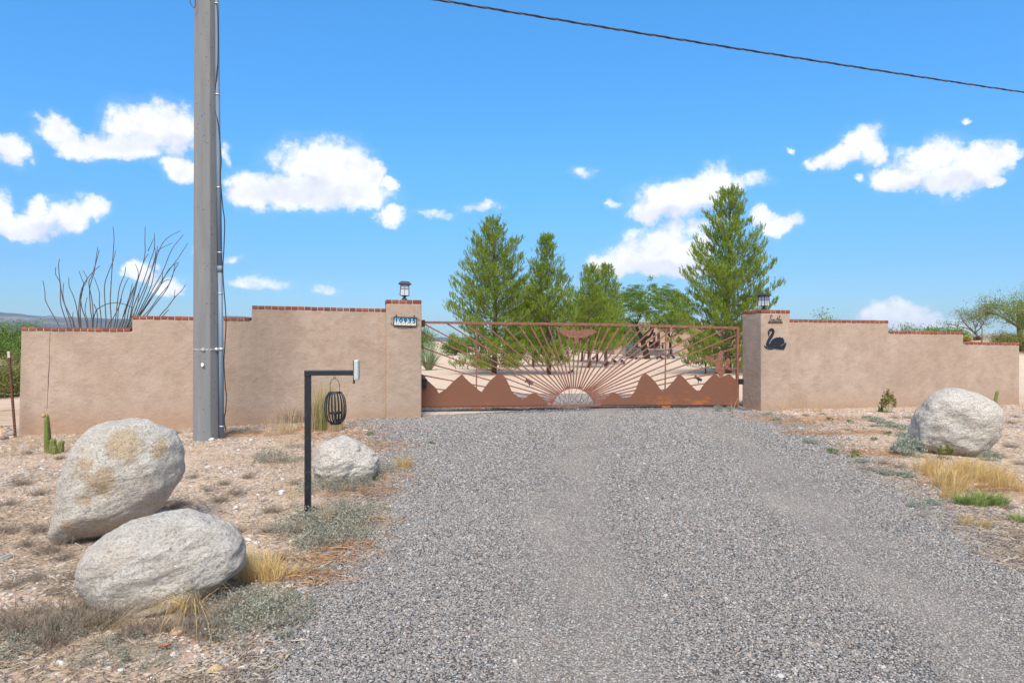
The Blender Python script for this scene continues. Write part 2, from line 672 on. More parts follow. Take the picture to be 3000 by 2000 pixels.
    plain('black_iron', (0.02, 0.022, 0.026), 0.5, 0.4, 0.0, 0.3, 40)
    plain('swan_paint', (0.012, 0.016, 0.026), 0.5, 0.35, 0.0, 0.2, 40)
    plain('bronze', (0.055, 0.055, 0.06), 0.5, 0.5, 0.3, 0.3, 60)
    plain('keypad_plastic', (0.44, 0.49, 0.43), 0.5, 0.4, 0, 0.06, 20)
    m, N, b = material('lamp_glass', 0.08, 0.5)
    out = N.n['Material Output']
    tr = N.node('ShaderNodeBsdfTransparent')
    tr.inputs[0].default_value = (0.93, 0.96, 0.97, 1)
    df = N.node('ShaderNodeBsdfDiffuse')
    df.inputs[0].default_value = (0.75, 0.78, 0.78, 1)
    gl = N.node('ShaderNodeBsdfGlossy')
    gl.inputs['Roughness'].default_value = 0.08
    m1 = N.node('ShaderNodeMixShader')
    m1.inputs[0].default_value = 0.5
    N.l.new(tr.outputs[0], m1.inputs[1])
    N.l.new(df.outputs[0], m1.inputs[2])
    m2 = N.node('ShaderNodeMixShader')
    m2.inputs[0].default_value = 0.08
    N.l.new(m1.outputs[0], m2.inputs[1])
    N.l.new(gl.outputs[0], m2.inputs[2])
    N.l.new(m2.outputs[0], out.inputs[0])
    # number tile: sky-blue glaze over pale ground with little flowers
    m, N, b = material('tile_glaze', 0.18, 0.5)
    c = obj_coord(N)
    x, y, z = N.sep(c)
    f = N.remap(N.math('ADD', z, N.math('MULTIPLY', N.math('SUBTRACT', N.noise(c, 30, 3), 0.5), 0.04)), 0.035, 0.10)
    col = N.ramp(f, [(0.0, (0.62, 0.60, 0.52)), (0.35, (0.60, 0.62, 0.60)), (0.6, (0.36, 0.52, 0.60)), (1.0, (0.12, 0.36, 0.52))])
    spots = N.voronoi(N.vmath('MULTIPLY', c, (1, 0, 1)), 55)
    scol = N.voronoi(N.vmath('MULTIPLY', c, (1, 0, 1)), 55, 'Color')
    sp = N.math('MULTIPLY', N.remap(spots, 0.32, 0.42, 1, 0), N.remap(z, 0.05, 0.062, 1, 0))
    fl = N.ramp(N.sep(scol)[0], [(0, (0.05, 0.12, 0.05)), (0.35, (0.7, 0.68, 0.6)), (0.55, (0.35, 0.05, 0.03)), (0.7, (0.72, 0.70, 0.62)), (0.9, (0.06, 0.10, 0.06))], 'CONSTANT')
    N.put(b.inputs['Base Color'], N.mix(sp, col, fl))
    plain('digit_ink', (0.012, 0.018, 0.04), 0.3, 0.4, 0, 0.05)
    # granite
    for nm, ochre, warm in (('granite_ochre', 1.0, 0.3), ('granite_pale', 0.25, 0.4), ('granite_grey', 0.0, 0.0), ('granite_large', 0.12, 0.15)):
        m, N, b = material(nm, 0.92, 0.15)
        c = obj_coord(N)
        big = N.noise(c, 2.6, 6, 0.62, 0.6)
        fin = N.noise(c, 55, 5, 0.7)
        spk = N.noise(c, 130, 3, 0.6)
        base = N.mix(N.remap(big, 0.35, 0.65), (0.66, 0.59, 0.49), (0.82, 0.75, 0.64))
        base = N.mix(N.math('MULTIPLY', N.remap(N.noise(c, 6, 5, 0.6), 0.45, 0.7), 0.35 + warm * 0.5), base, (0.60, 0.47, 0.34))
        base = N.mix(N.remap(fin, 0.51, 0.66, 0, 0.8), base, (0.31, 0.275, 0.24))
        vein = N.noise(N.vmath('MULTIPLY', c, (1.0, 1.0, 2.4)), 16, 6, 0.72, 0.6)
        base = N.mix(N.remap(vein, 0.56, 0.66, 0, 0.55), base, (0.26, 0.225, 0.19))
        base = N.mix(N.remap(spk, 0.63, 0.74, 0, 0.7), base, (0.14, 0.13, 0.12))
        base = N.mix(N.remap(spk, 0.40, 0.28, 0, 0.6), base, (0.74, 0.71, 0.66))
        if ochre > 0:
            st = N.noise(c, 2.1, 6, 0.66, 0.8)
            f = N.math('MULTIPLY', N.remap(st, 0.60, 0.70, 0, 1, True), ochre * 0.8)
            if ochre == 1.0:      # the large ochre stains
                for (qx, qz, qr) in ((-0.115, 0.066, 0.115), (-0.19, -0.05, 0.055), (0.057, 0.31, 0.14), (0.26, 0.285, 0.07), (-0.225, 0.19, 0.07), (-0.33, -0.23, 0.05)):
                    dq = N.vmath('LENGTH', N.vmath('SUBTRACT', N.vmath('MULTIPLY', c, (1, 0, 1)), (qx, 0, qz)))
                    dq = N.math('ADD', dq, N.math('MULTIPLY', N.math('SUBTRACT', N.noise(c, 7, 6, 0.7), 0.5), 0.34))
                    f = N.math('MAXIMUM', f, N.remap(dq, qr * 1.2, qr * 0.45, 0, 0.75, True))
            oc = N.mix(N.remap(fin, 0.4, 0.7), (0.55, 0.36, 0.14), (0.34, 0.20, 0.08))
            base = N.mix(N.math('MULTIPLY', f, 0.8), base, oc)
        N.put(b.inputs['Base Color'], base)
        sx, sy, sz = N.sep(c)
        lam = N.noise(N.comb(sx, sy, N.math('MULTIPLY', N.math('ADD', sz, N.math('MULTIPLY', sx, -0.25)), 2.6)), 11, 7, 0.7, 0.5)
        nb = N.bump(N.math('ADD', N.math('MULTIPLY', fin, 0.5), lam), 1.0, 0.055)
        nb = N.bump(spk, 0.7, 0.010, nb)
        N.put(b.inputs['Normal'], nb)
    # soil
    m, N, b = material('soil', 0.97, 0.08)
    c = world_pos(N)
    big = N.noise(c, 0.5, 5, 0.6, 0.3)
    mid = N.noise(c, 3.2, 6, 0.65)
    col = N.ramp(big, [(0.3, (0.42, 0.285, 0.185)), (0.5, (0.49, 0.345, 0.23)), (0.72, (0.55, 0.405, 0.285))])
    col = N.mix(N.remap(mid, 0.5, 0.72, 0, 0.55), col, (0.26, 0.19, 0.135))
    pv = N.voronoi(c, 38)
    pc = N.voronoi(c, 38, 'Color')
    stone = N.ramp(N.sep(pc)[0], [(0, (0.24, 0.21, 0.19)), (0.3, (0.42, 0.33, 0.26)), (0.6, (0.5, 0.44, 0.38)), (0.85, (0.33, 0.24, 0.19))], 'CONSTANT')
    sm = N.math('MULTIPLY', N.remap(pv, 0.26, 0.36, 1, 0), N.remap(mid, 0.38, 0.5))
    yy = N.sep(c)[1]
    sm = N.math('MULTIPLY', sm, N.remap(yy, 15, 24, 0.85, 0.25))
    col = N.mix(sm, col, stone)
    yard = N.remap(yy, 15.5, 19, 0.0, 0.65)
    col = N.mix(yard, col, (0.60, 0.46, 0.345))
    N.put(b.inputs['Base Color'], col)
    nb = N.bump(N.math('SUBTRACT', N.noise(c, 90, 4, 0.6), N.math('MULTIPLY', pv, 0.8)), 0.8, 0.012)
    N.put(b.inputs['Normal'], nb)
    # gravel sheet below the loose stones
    m, N, b = material('gravel_bed', 0.95, 0.15)
    c = world_pos(N)
    pv = N.voronoi(c, 75)
    pc = N.voronoi(c, 75, 'Color')
    st = N.ramp(N.sep(pc)[0], [(0, (0.06, 0.06, 0.065)), (0.25, (0.17, 0.165, 0.16)), (0.5, (0.28, 0.265, 0.245)), (0.72, (0.42, 0.40, 0.37)), (0.86, (0.26, 0.21, 0.17)), (0.95, (0.6, 0.58, 0.54))], 'CONSTANT')
    x, y, z = N.sep(c)
    gap = N.remap(pv, 0.42, 0.62, 0, 1)
    col = N.mix(gap, st, (0.07, 0.06, 0.052))
    col = N.mix(N.math('MULTIPLY', track_mask(N, x, y), 0.55), col, (0.38, 0.32, 0.26))
    N.put(b.inputs['Base Color'], col)
    N.put(b.inputs['Normal'], N.bump(N.math('SUBTRACT', 1.0, pv), 0.9, 0.012))
    # loose stones, colour by piece
    for nm, stops, dusty in (
        ('gravel_stone', [(0, (0.055, 0.053, 0.052)), (0.14, (0.10, 0.097, 0.095)), (0.30, (0.15, 0.143, 0.135)), (0.48, (0.205, 0.193, 0.178)), (0.66, (0.28, 0.262, 0.238)),
                          (0.77, (0.27, 0.21, 0.165)), (0.84, (0.17, 0.175, 0.185)), (0.91, (0.42, 0.40, 0.365)), (0.965, (0.34, 0.26, 0.18)), (0.988, (0.24, 0.115, 0.085))], 0.5),
        ('soil_stone', [(0, (0.22, 0.19, 0.17)), (0.16, (0.36, 0.26, 0.19)), (0.38, (0.44, 0.34, 0.26)), (0.58, (0.50, 0.42, 0.34)), (0.74, (0.27, 0.26, 0.26)),
                        (0.86, (0.60, 0.55, 0.48)), (0.94, (0.33, 0.21, 0.15))], 0.0)):
        m, N, b = material(nm, 0.85, 0.25)
        rnd = N.node('ShaderNodeObjectInfo').outputs['Random']
        c = obj_coord(N)
        col = N.ramp(rnd, stops, 'CONSTANT')
        col = N.mix(N.remap(N.noise(c, 2.5, 4), 0.35, 0.7, 0.08, 0.45), col, (0.46, 0.40, 0.335))
        if dusty:
            pw = world_pos(N)
            x, y, z = N.sep(pw)
            col = N.mix(N.math('MULTIPLY', track_mask(N, x, y), 0.34), col, (0.40, 0.35, 0.29))
        N.put(b.inputs['Base Color'], col)
    plain('apron_concrete', (0.44, 0.37, 0.29), 0.95, 0.1, 0, 0.2, 6, 0.006)

    # foliage: one material maker, colour varies leaf by leaf
    def leaf(nm, c0, c1, c2, trans=0.3, rough=0.6, patch=1.5):
        m, N, b = material(nm, rough, 0.25)
        g = N.node('ShaderNodeNewGeometry')
        rnd = g.outputs['Random Per Island']
        pn = N.noise(g.outputs['Position'], patch, 3, 0.6)
        f = N.math('ADD', N.math('MULTIPLY', rnd, 0.6), N.math('MULTIPLY', N.remap(pn, 0.3, 0.7), 0.4))
        col = N.ramp(f, [(0.0, c0), (0.5, c1), (1.0, c2)])
        N.put(b.inputs['Base Color'], col)
        t = N.node('ShaderNodeBsdfTranslucent')
        N.put(t.inputs[0], col)
        mx = N.node('ShaderNodeMixShader')
        mx.inputs[0].default_value = trans
        out = N.n['Material Output']
        N.l.new(b.outputs[0], mx.inputs[1])
        N.l.new(t.outputs[0], mx.inputs[2])
        N.l.new(mx.outputs[0], out.inputs[0])
        return m
    leaf('pine_needles', (0.06, 0.10, 0.012), (0.25, 0.35, 0.038), (0.58, 0.66, 0.11), 0.45, 0.6, 2.6)
    leaf('mesquite_leaf', (0.07, 0.12, 0.02), (0.18, 0.275, 0.045), (0.32, 0.42, 0.09), 0.45, 0.6, 0.8)
    leaf('bush_leaf', (0.07, 0.12, 0.025), (0.16, 0.25, 0.05), (0.28, 0.37, 0.09), 0.4)
    leaf('creosote_leaf', (0.12, 0.12, 0.03), (0.20, 0.20, 0.05), (0.30, 0.28, 0.10), 0.3)
    leaf('paloverde_leaf', (0.13, 0.17, 0.05), (0.22, 0.27, 0.08), (0.32, 0.34, 0.13), 0.35)
    leaf('sage_leaf', (0.17, 0.145, 0.10), (0.29, 0.275, 0.20), (0.44, 0.44, 0.34), 0.2, 0.8, 6)
    leaf('sage_blue', (0.17, 0.19, 0.13), (0.29, 0.33, 0.245), (0.43, 0.47, 0.37), 0.2, 0.8, 6)
    leaf('silver_leaf', (0.30, 0.34, 0.27), (0.44, 0.49, 0.40), (0.60, 0.64, 0.55), 0.3, 0.8, 6)
    leaf('weed_green', (0.07, 0.11, 0.03), (0.14, 0.20, 0.05), (0.22, 0.28, 0.08), 0.3, 0.6, 6)
    leaf('yucca_leaf', (0.14, 0.20, 0.09), (0.24, 0.32, 0.16), (0.36, 0.42, 0.24), 0.2, 0.6, 3)
    leaf('gold_grass', (0.45, 0.29, 0.095), (0.66, 0.46, 0.18), (0.80, 0.62, 0.30), 0.3, 0.6, 5)
    leaf('green_grass', (0.12, 0.17, 0.035), (0.25, 0.33, 0.08), (0.50, 0.50, 0.20), 0.3, 0.6, 5)
    leaf('straw_grass', (0.40, 0.28, 0.15), (0.56, 0.42, 0.24), (0.70, 0.56, 0.35), 0.3, 0.7, 5)
    leaf('dry_brush', (0.15, 0.11, 0.08), (0.26, 0.20, 0.145), (0.38, 0.31, 0.23), 0.1, 0.8, 6)
    m, N, b = material('pine_straw', 0.85, 0.15)
    rnd = N.node('ShaderNodeObjectInfo').outputs['Random']
    N.put(b.inputs['Base Color'], N.ramp(rnd, [(0, (0.17, 0.085, 0.045)), (0.5, (0.32, 0.175, 0.09)), (1, (0.45, 0.29, 0.16))]))
    m, N, b = material('litter', 0.9, 0.1)
    rnd = N.node('ShaderNodeObjectInfo').outputs['Random']
    N.put(b.inputs['Base Color'], N.ramp(rnd, [(0, (0.12, 0.09, 0.07)), (0.4, (0.25, 0.19, 0.14)), (0.75, (0.39, 0.31, 0.22)), (1, (0.50, 0.42, 0.31))]))
    plain('bark', (0.12, 0.085, 0.06), 0.95, 0.1, 0, 0.5, 14, 0.03)
    plain('twig_grey', (0.24, 0.20, 0.16), 0.95, 0.1, 0, 0.3, 20)
    plain('mesquite_bark', (0.055, 0.04, 0.032), 0.95, 0.1, 0, 0.4, 14, 0.02)
    plain('ocotillo_cane', (0.11, 0.095, 0.08), 0.9, 0.15, 0, 0.35, 25)
    plain('paloverde_bark', (0.20, 0.21, 0.10), 0.9, 0.15, 0, 0.3, 14)
    m, N, b = material('cactus_green', 0.7, 0.25)
    c = obj_coord(N)
    col = N.mix(N.remap(N.sep(c)[2], 0.0, 0.3), (0.20, 0.17, 0.07), (0.19, 0.22, 0.045))
    col = N.mix(N.noise(c, 30, 4), col, (0.11, 0.15, 0.03))
    N.put(b.inputs['Base Color'], col)
    plain('cactus_spine', (0.40, 0.27, 0.13), 0.8, 0.2, 0, 0.2)
    plain('barrel_gold', (0.62, 0.40, 0.05), 0.7, 0.2, 0, 0.3, 30)
    plain('barrel_red', (0.22, 0.10, 0.07), 0.7, 0.2, 0, 0.3, 30)
    plain('house_stucco', (0.36, 0.25, 0.175), 0.95, 0.1, 0, 0.12, 2)
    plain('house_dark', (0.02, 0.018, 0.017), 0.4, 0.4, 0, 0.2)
    plain('house_trim', (0.42, 0.34, 0.27), 0.9, 0.1, 0, 0.1)
    plain('planter_stone', (0.22, 0.185, 0.16), 0.95, 0.1, 0, 0.35, 3)
    plain('blue_plastic', (0.20, 0.36, 0.52), 0.4, 0.4, 0, 0.1)
    plain('pale_stone', (0.48, 0.42, 0.37), 0.9, 0.1, 0, 0.2, 8)
    plain('car_white', (0.62, 0.63, 0.64), 0.3, 0.5, 0, 0.05)
    plain('car_glass', (0.03, 0.06, 0.10), 0.1, 0.5, 0, 0.05)
    m, N, b = material('mountain_rock', 0.95, 0.1)
    c = world_pos(N)
    n = N.noise(c, 0.0016, 7, 0.65)
    N.put(b.inputs['Base Color'], N.ramp(n, [(0.35, (0.05, 0.055, 0.05)), (0.55, (0.09, 0.085, 0.075)), (0.72, (0.24, 0.21, 0.18))]))
    N.put(b.inputs['Normal'], N.bump(n, 0.8, 120))
    plain('brown_leaf', (0.36, 0.15, 0.06), 0.8, 0.2, 0, 0.2)


make_materials()
M = MATS


# ------------------------------------------------------------------ the setting: ground, drive, mountain
def axis(lo, hi, step, far, grow=1.16):
    xs = list(np.arange(lo, hi + 1e-6, step))
    s, x = step, xs[-1]
    while x < far:
        s *= grow
        x += s
        xs.append(x)
    s, x = step, xs[0]
    pre = []
    while x > -far:
        s *= grow
        x -= s
        pre.append(x)
    return np.array(pre[::-1] + xs)


def make_ground():
    xs = axis(-9.5, 14.0, 0.11, 16000)
    ys = axis(1.5, 16.5, 0.11, 16000)
    nx, ny = len(xs), len(ys)
    vs = np.zeros((ny, nx, 3))
    for j, y in enumerate(ys):
        for i, x in enumerate(xs):
            vs[j, i] = (x, y, ground_z(float(x), float(y)))
    idx = np.arange(nx * ny).reshape(ny, nx)
    fs = np.stack([idx[:-1, :-1].ravel(), idx[:-1, 1:].ravel(), idx[1:, 1:].ravel(), idx[1:, :-1].ravel()], 1)
    g = link('ground', np_mesh('ground', vs.reshape(-1, 3), fs, M['soil'], True))
    tag(g, 'pale sandy desert soil strewn with small stones', 'ground', kind='structure')


def edge_wobble(y, k):
    return 0.10 * mnoise.noise(Vector((y * 1.7, k, 0))) + 0.05 * mnoise.noise(Vector((y * 6, k, 4)))


def make_drive():
    vs, fs = [], []
    ys = np.arange(0.6, 18.4, 0.12)
    n = 40
    for y in ys:
        a = interp(y, LEFT_EDGE) + edge_wobble(y, 1.0)
        b = interp(y, RIGHT_EDGE) + edge_wobble(y, 7.0)
        for i in range(n + 1):
            x = a + (b - a) * i / n
            rise = 0.008 + 0.03 * math.sin(math.pi * i / n) ** 0.5 * sstep(min(i, n - i) / n, 0, 0.1)
            z = 0.06 * sstep(y, 7.0, 12.5) * (1.0 - 2.2 * sstep(-x, 2.6, 7.6)) + rise
            z += 0.008 * mnoise.noise(Vector((x * 1.2, y * 0.4, 2)))
            vs.append((x, y, z))
    m = n + 1
    for j in range(len(ys) - 1):
        for i in range(n):
            fs.append((j * m + i, j * m + i + 1, (j + 1) * m + i + 1, (j + 1) * m + i))
    d = link('driveway', np_mesh('driveway', vs, fs, M['gravel_bed'], True))
    tag(d, 'grey gravel driveway running up to the gate', 'driveway', kind='structure')


def drive_z(x, y):
    a, b = interp(y, LEFT_EDGE), interp(y, RIGHT_EDGE)
    t = (x - a) / (b - a)
    if t <= 0 or t >= 1:
        return ground_z(x, y) + 0.004
    rise = 0.008 + 0.03 * math.sin(math.pi * t) ** 0.5 * sstep(min(t, 1 - t), 0, 0.1)
    return 0.06 * sstep(y, 7.0, 12.5) * (1.0 - 2.2 * sstep(-x, 2.6, 7.6)) + rise + 0.008 * mnoise.noise(Vector((x * 1.2, y * 0.4, 2)))


def make_mountain():
    ridge = [(-1500, 905), (-600, 898), (-250, 908), (0, 914), (60, 919), (110, 925), (170, 926), (250, 930), (350, 934), (480, 930), (600, 926), (690, 925),
             (760, 930), (900, 955), (1100, 985), (1500, 990), (1900, 992), (2400, 992), (3000, 990), (3900, 985)]
    D = 9000.0
    us = np.linspace(-1500, 3900, 260)
    rows = 9
    vs, fs = [], []
    for r in range(rows):
        k = r / (rows - 1)
        for u in us:
            v = interp(u, ridge)
            H = (1000 - v) / FPX * D
            t = (u - 1500) / FPX
            rough = mnoise.fractal(Vector((u * 0.012, k * 2.2, 1.7)), 1.0, 2.0, 6)
            y = D * (1 - 0.34 * (1 - k)) + 250 * rough * (1 - k)
            hh = H * (k ** 1.35) * (1 + 0.32 * rough * (1 - k)) + 10 * mnoise.fractal(Vector((u * 0.03, 5, 1)), 1, 2, 4) * k
            vs.append((t * D * (y / D), y, hh - 20 * (1 - k)))
    n = len(us)
    b = len(vs)
    for u in us:        # back slope
        t = (u - 1500) / FPX
        vs.append((t * D * 1.2, D * 1.2, -20))
    for r in range(rows):
        for i in range(n - 1):
            fs.append((r * n + i, r * n + i + 1, (r + 1) * n + i + 1, (r + 1) * n + i))
    mo = link('mountain', np_mesh('mountain', vs, fs, M['mountain_rock'], True))
    tag(mo, 'low blue mountain range far behind the wall', 'mountain', kind='structure')


make_ground()
make_drive()
make_mountain()


# ------------------------------------------------------------------ scattering by geometry nodes
def stone_protos(prefix, mat, n, flat, seed, sub=2):
    col = bpy.data.collections.new(prefix + '_shapes')
    rr = random.Random(seed)
    for i in range(n):
        bm = bmesh.new()
        bmesh.ops.create_icosphere(bm, subdivisions=sub, radius=1.0)
        off = Vector((rr.random() * 50, rr.random() * 50, rr.random() * 50))
        sx, sy, sz = 0.75 + 0.5 * rr.random(), 0.6 + 0.3 * rr.random(), flat * (0.75 + 0.5 * rr.random())
        for v in bm.verts:
            k = 1 + 0.42 * mnoise.noise(v.co * 0.9 + off) + 0.14 * mnoise.noise(v.co * 2.3 + off)
            v.co = Vector((v.co.x * k * sx, v.co.y * k * sy, v.co.z * k * sz))
        me = bpy.data.meshes.new(prefix)
        bm.to_mesh(me)
        bm.free()
        me.materials.append(mat)
        me.polygons.foreach_set('use_smooth', [True] * len(me.polygons))
        col.objects.link(bpy.data.objects.new(prefix, me))
    return col


def sliver_protos(prefix, mat, n, length, width, seed, bend=0.25):
    col = bpy.data.collections.new(prefix + '_shapes')
    rr = random.Random(seed)
    for i in range(n):
        mb = MB()
        pts = []
        k = rr.uniform(-bend, bend)
        for j in range(5):
            t = j / 4 - 0.5
            pts.append((t * length, k * length * (t * t * 4 - 1) * 0.5, 0.12 * length * (0.25 - t * t) * rr.uniform(0.2, 1)))
        mb.tube(pts, [width * 0.5] * 4 + [width * 0.2], 3)
        col.objects.link(bpy.data.objects.new(prefix, mb.mesh(prefix, mat)))
    return col


def scatter(name, pts, rots, scls, idx, col, label, cat):
    me = bpy.data.meshes.new(name)
    n = len(pts)
    me.vertices.add(n)
    me.vertices.foreach_set('co', np.asarray(pts, np.float32).ravel())
    for nm, arr in (('rot', rots), ('scl', scls)):
        a = me.attributes.new(nm, 'FLOAT_VECTOR', 'POINT')
        a.data.foreach_set('vector', np.asarray(arr, np.float32).ravel())
    a = me.attributes.new('pick', 'INT', 'POINT')
    a.data.foreach_set('value', np.asarray(idx, np.int32))
    me.update()
    ob = link(name, me)
    ng = bpy.data.node_groups.new(name, 'GeometryNodeTree')
    ng.interface.new_socket('Geometry', in_out='INPUT', socket_type='NodeSocketGeometry')
    ng.interface.new_socket('Geometry', in_out='OUTPUT', socket_type='NodeSocketGeometry')
    nin = ng.nodes.new('NodeGroupInput')
    nout = ng.nodes.new('NodeGroupOutput')
    iop = ng.nodes.new('GeometryNodeInstanceOnPoints')
    ci = ng.nodes.new('GeometryNodeCollectionInfo')
    ci.inputs[0].default_value = col
    ci.inputs['Separate Children'].default_value = True
    ci.inputs['Reset Children'].default_value = True
    iop.inputs['Pick Instance'].default_value = True
    L = ng.links
    L.new(nin.outputs[0], iop.inputs['Points'])
    L.new(ci.outputs[0], iop.inputs['Instance'])
    for nm, dt, sock in (('rot', 'FLOAT_VECTOR', 'Rotation'), ('scl', 'FLOAT_VECTOR', 'Scale'), ('pick', 'INT', 'Instance Index')):
        na = ng.nodes.new('GeometryNodeInputNamedAttribute')
        na.data_type = dt
        na.inputs['Name'].default_value = nm
        L.new(na.outputs['Attribute'], iop.inputs[sock])
    L.new(iop.outputs[0], nout.inputs[0])
    md = ob.modifiers.new('scatter', 'NODES')
    md.node_group = ng
    return tag(ob, label, cat, kind='stuff')


def in_view(x, y, z=0.0, pad=60):
    if y < 0.5:
        return False
    u = 1500 + FPX * x / y
    v = 1000 + FPX * (CAM_H - z) / y
    return -pad < u < 3000 + pad and v < 2000 + pad * 3


APRON_B0 = 0.18        # wall frame: front edge of the concrete apron under the gate


def wall_b(x, y):
    return -x * ST + (y - Y0) * CT


def blocked(x, y):
    b = wall_b(x, y)
    a = x * CT + (y - Y0) * ST
    if -0.02 < b < 0.25 and (a < -2.2 or a > 5.4):
        return True
    if -0.14 < b < 0.6 and (-2.5 < a < -1.72 or 4.85 < a < 5.65):
        return True
    return False


def make_gravel():
    col = stone_protos('gravel_stone', M['gravel_stone'], 10, 0.55, 11, 2)
    P, Rt, S, I = [], [], [], []
    y = 2.4
    while y < 18:
        dy = 0.25
        dens = 9800 if y < 4.5 else (7000 if y < 6.5 else (3800 if y < 9 else 2000))
        size = 0.0070 if y < 4.5 else (0.0082 if y < 6.5 else (0.0102 if y < 9 else 0.0135))
        a = interp(y, LEFT_EDGE) - 0.45
        b = interp(y, RIGHT_EDGE) + 0.7
        n = int(dens * (b - a) * dy)
        xs = rng.uniform(a, b, n)
        yy = rng.uniform(y, y + dy, n)
        ee = rng.random(n)
        for x, q, e in zip(xs, yy, ee):
            if not in_view(x, q):
                continue
            le = interp(q, LEFT_EDGE) + edge_wobble(q, 1.0)
            re = interp(q, RIGHT_EDGE) + edge_wobble(q, 7.0)
            d = min(x - le, re - x)
            if d < 0.12 and e > max(0.0, 0.8 + d * (2.2 if x - le < re - x else 1.3)):
                continue
            if blocked(x, q):
                continue
            if wall_b(x, q) > APRON_B0 + 0.06 * mnoise.noise(Vector((x * 2, 0, 0))) and wall_b(x, q) < 0.95 and e > 0.12:
                continue
            tk = max(math.exp(-((x - 0.38 - 0.014 * (q - 3) ** 2) / 0.42) ** 2), math.exp(-((x - 2.2 - 0.155 * (q - 3)) / 0.42) ** 2))
            if random.random() < 0.38 * tk:
                continue
            P.append((x, q, drive_z(x, q) + size * 0.22))
            s = size * (0.55 + 0.8 * random.random() ** 2) * (1 - 0.22 * tk)
            if random.random() < 0.006:
                s *= 2.0
            S.append((s, s, s))
            Rt.append((random.uniform(-0.35, 0.35), random.uniform(-0.35, 0.35), random.uniform(0, 6.28)))
            I.append(random.randrange(10))
        y += dy
    scatter('gravel', P, Rt, S, I, col, 'loose grey and white gravel covering the driveway', 'gravel')
    return len(P)


def make_soil_stones():
    col = stone_protos('soil_stone', M['soil_stone'], 10, 0.42, 23, 2)
    P, Rt, S, I = [], [], [], []
    y = 2.4
    while y < 16:
        dy = 0.25
        dens = 1900 if y < 5 else (1250 if y < 8 else 560)
        for side in (0, 1):
            if side == 0:
                a, b = max(-9.0, -0.78 * (y + dy)), interp(y, LEFT_EDGE) + 0.1
            else:
                a, b = interp(y, RIGHT_EDGE) - 0.1, min(13.0, 0.78 * (y + dy))
            if b <= a:
                continue
            n = int(dens * (b - a) * dy)
            for x, q in zip(rng.uniform(a, b, n), rng.uniform(y, y + dy, n)):
                if not in_view(x, q) or blocked(x, q):
                    continue
                k = mnoise.noise(Vector((x * 1.1, q * 1.1, 0)))
                if k < random.uniform(-0.7, 0.2):
                    continue
                s = 0.0065 + 0.016 * random.random() ** 3
                if random.random() < 0.012:
                    s *= 1.9
                if y > 9:
                    s *= 1.25
                P.append((x, q, ground_z(x, q) + s * 0.15))
                S.append((s, s, s * 0.9))
                Rt.append((random.uniform(-0.3, 0.3), random.uniform(-0.3, 0.3), random.uniform(0, 6.28)))
                I.append(random.randrange(10))
        y += dy
    scatter('pebbles', P, Rt, S, I, col, 'flat tan and grey pebbles scattered over the sandy soil', 'pebbles')
    return len(P)


LITTER_SPOTS = [(1010, 1275, 0.75, 0.25), (1110, 1310, 0.5, 0.2), (1130, 1400, 0.35, 0.4), (1060, 1440, 0.45, 0.15), (1040, 1530, 0.35, 0.12), (1010, 1600, 0.3, 0.12), (960, 1640, 0.3, 0.15),
                (880, 1260, 0.6, 0.2), (900, 1700, 0.3, 0.12), (2230, 1225, 0.5, 0.14), (2320, 1240, 0.7, 0.16), (2420, 1230, 0.8, 0.15), (2380, 1272, 0.5, 0.08), (2520, 1270, 0.6, 0.1),
                (2560, 1330, 0.5, 0.12), (2800, 1400, 0.6, 0.25), (2900, 1440, 0.4, 0.15), (760, 1230, 0.6, 0.15), (700, 1275, 0.6, 0.12)]


def make_litter():
    col = sliver_protos('pine_straw', M['pine_straw'], 6, 0.14, 0.0035, 5, 0.3)
    P, Rt, S, I = [], [], [], []
    for (u, v, rx, ry) in LITTER_SPOTS:
        c = on_ground(u, v)
        n = int(420 * rx)
        for _ in range(n):
            x = c.x + random.gauss(0, rx * 0.5)
            y = c.y + random.gauss(0, ry * (c.y / 6.0) * 0.9)
            if blocked(x, y) or wall_b(x, y) > 0.0:
                continue
            P.append((x, y, drive_z(x, y) + random.uniform(0.004, 0.03)))
            Rt.append((random.uniform(-0.3, 0.3), random.uniform(-0.25, 0.25), random.uniform(0, 6.28)))
            s = random.uniform(0.6, 1.2)
            S.append((s, s * 1.3, s * 1.3))
            I.append(random.randrange(6))
    scatter('pine_straw', P, Rt, S, I, col, 'orange brown dead pine needles drifted along the drive edges', 'pine needles')
    col = sliver_protos('twig_litter', M['litter'], 6, 0.09, 0.0045, 8, 0.35)
    P, Rt, S, I = [], [], [], []
    n = 0
    for _ in range(56000):
        y = 2.5 + 10.5 * random.random() ** 1.3
        if random.random() < 0.68:
            x = random.uniform(-0.8 * y, interp(y, LEFT_EDGE) + 0.15)
        else:
            x = random.uniform(interp(y, RIGHT_EDGE) - 0.3, 0.8 * y)
        if not in_view(x, y) or blocked(x, y) or wall_b(x, y) > 0:
            continue
        if mnoise.noise(Vector((x * 0.9, y * 0.9, 7))) + 0.35 * mnoise.noise(Vector((x * 3, y * 3, 7))) < random.uniform(-0.25, 0.4):
            continue
        P.append((x, y, ground_z(x, y) + random.uniform(0.004, 0.02)))
        Rt.append((random.uniform(-0.4, 0.4), random.uniform(-0.5, 0.5), random.uniform(0, 6.28)))
        s = random.uniform(0.4, 1.2)
        S.append((s, s, s))
        I.append(random.randrange(6))
    scatter('twig_litter', P, Rt, S, I, col, 'small dead twigs and stems lying on the soil', 'twigs')


NG = make_gravel()
NS = make_soil_stones()
make_litter()
print('gravel', NG, 'pebbles', NS)

# ------------------------------------------------------------------ the wall
WALL_T = 0.20
BRICK_W = 0.104
_brick_cache = {}


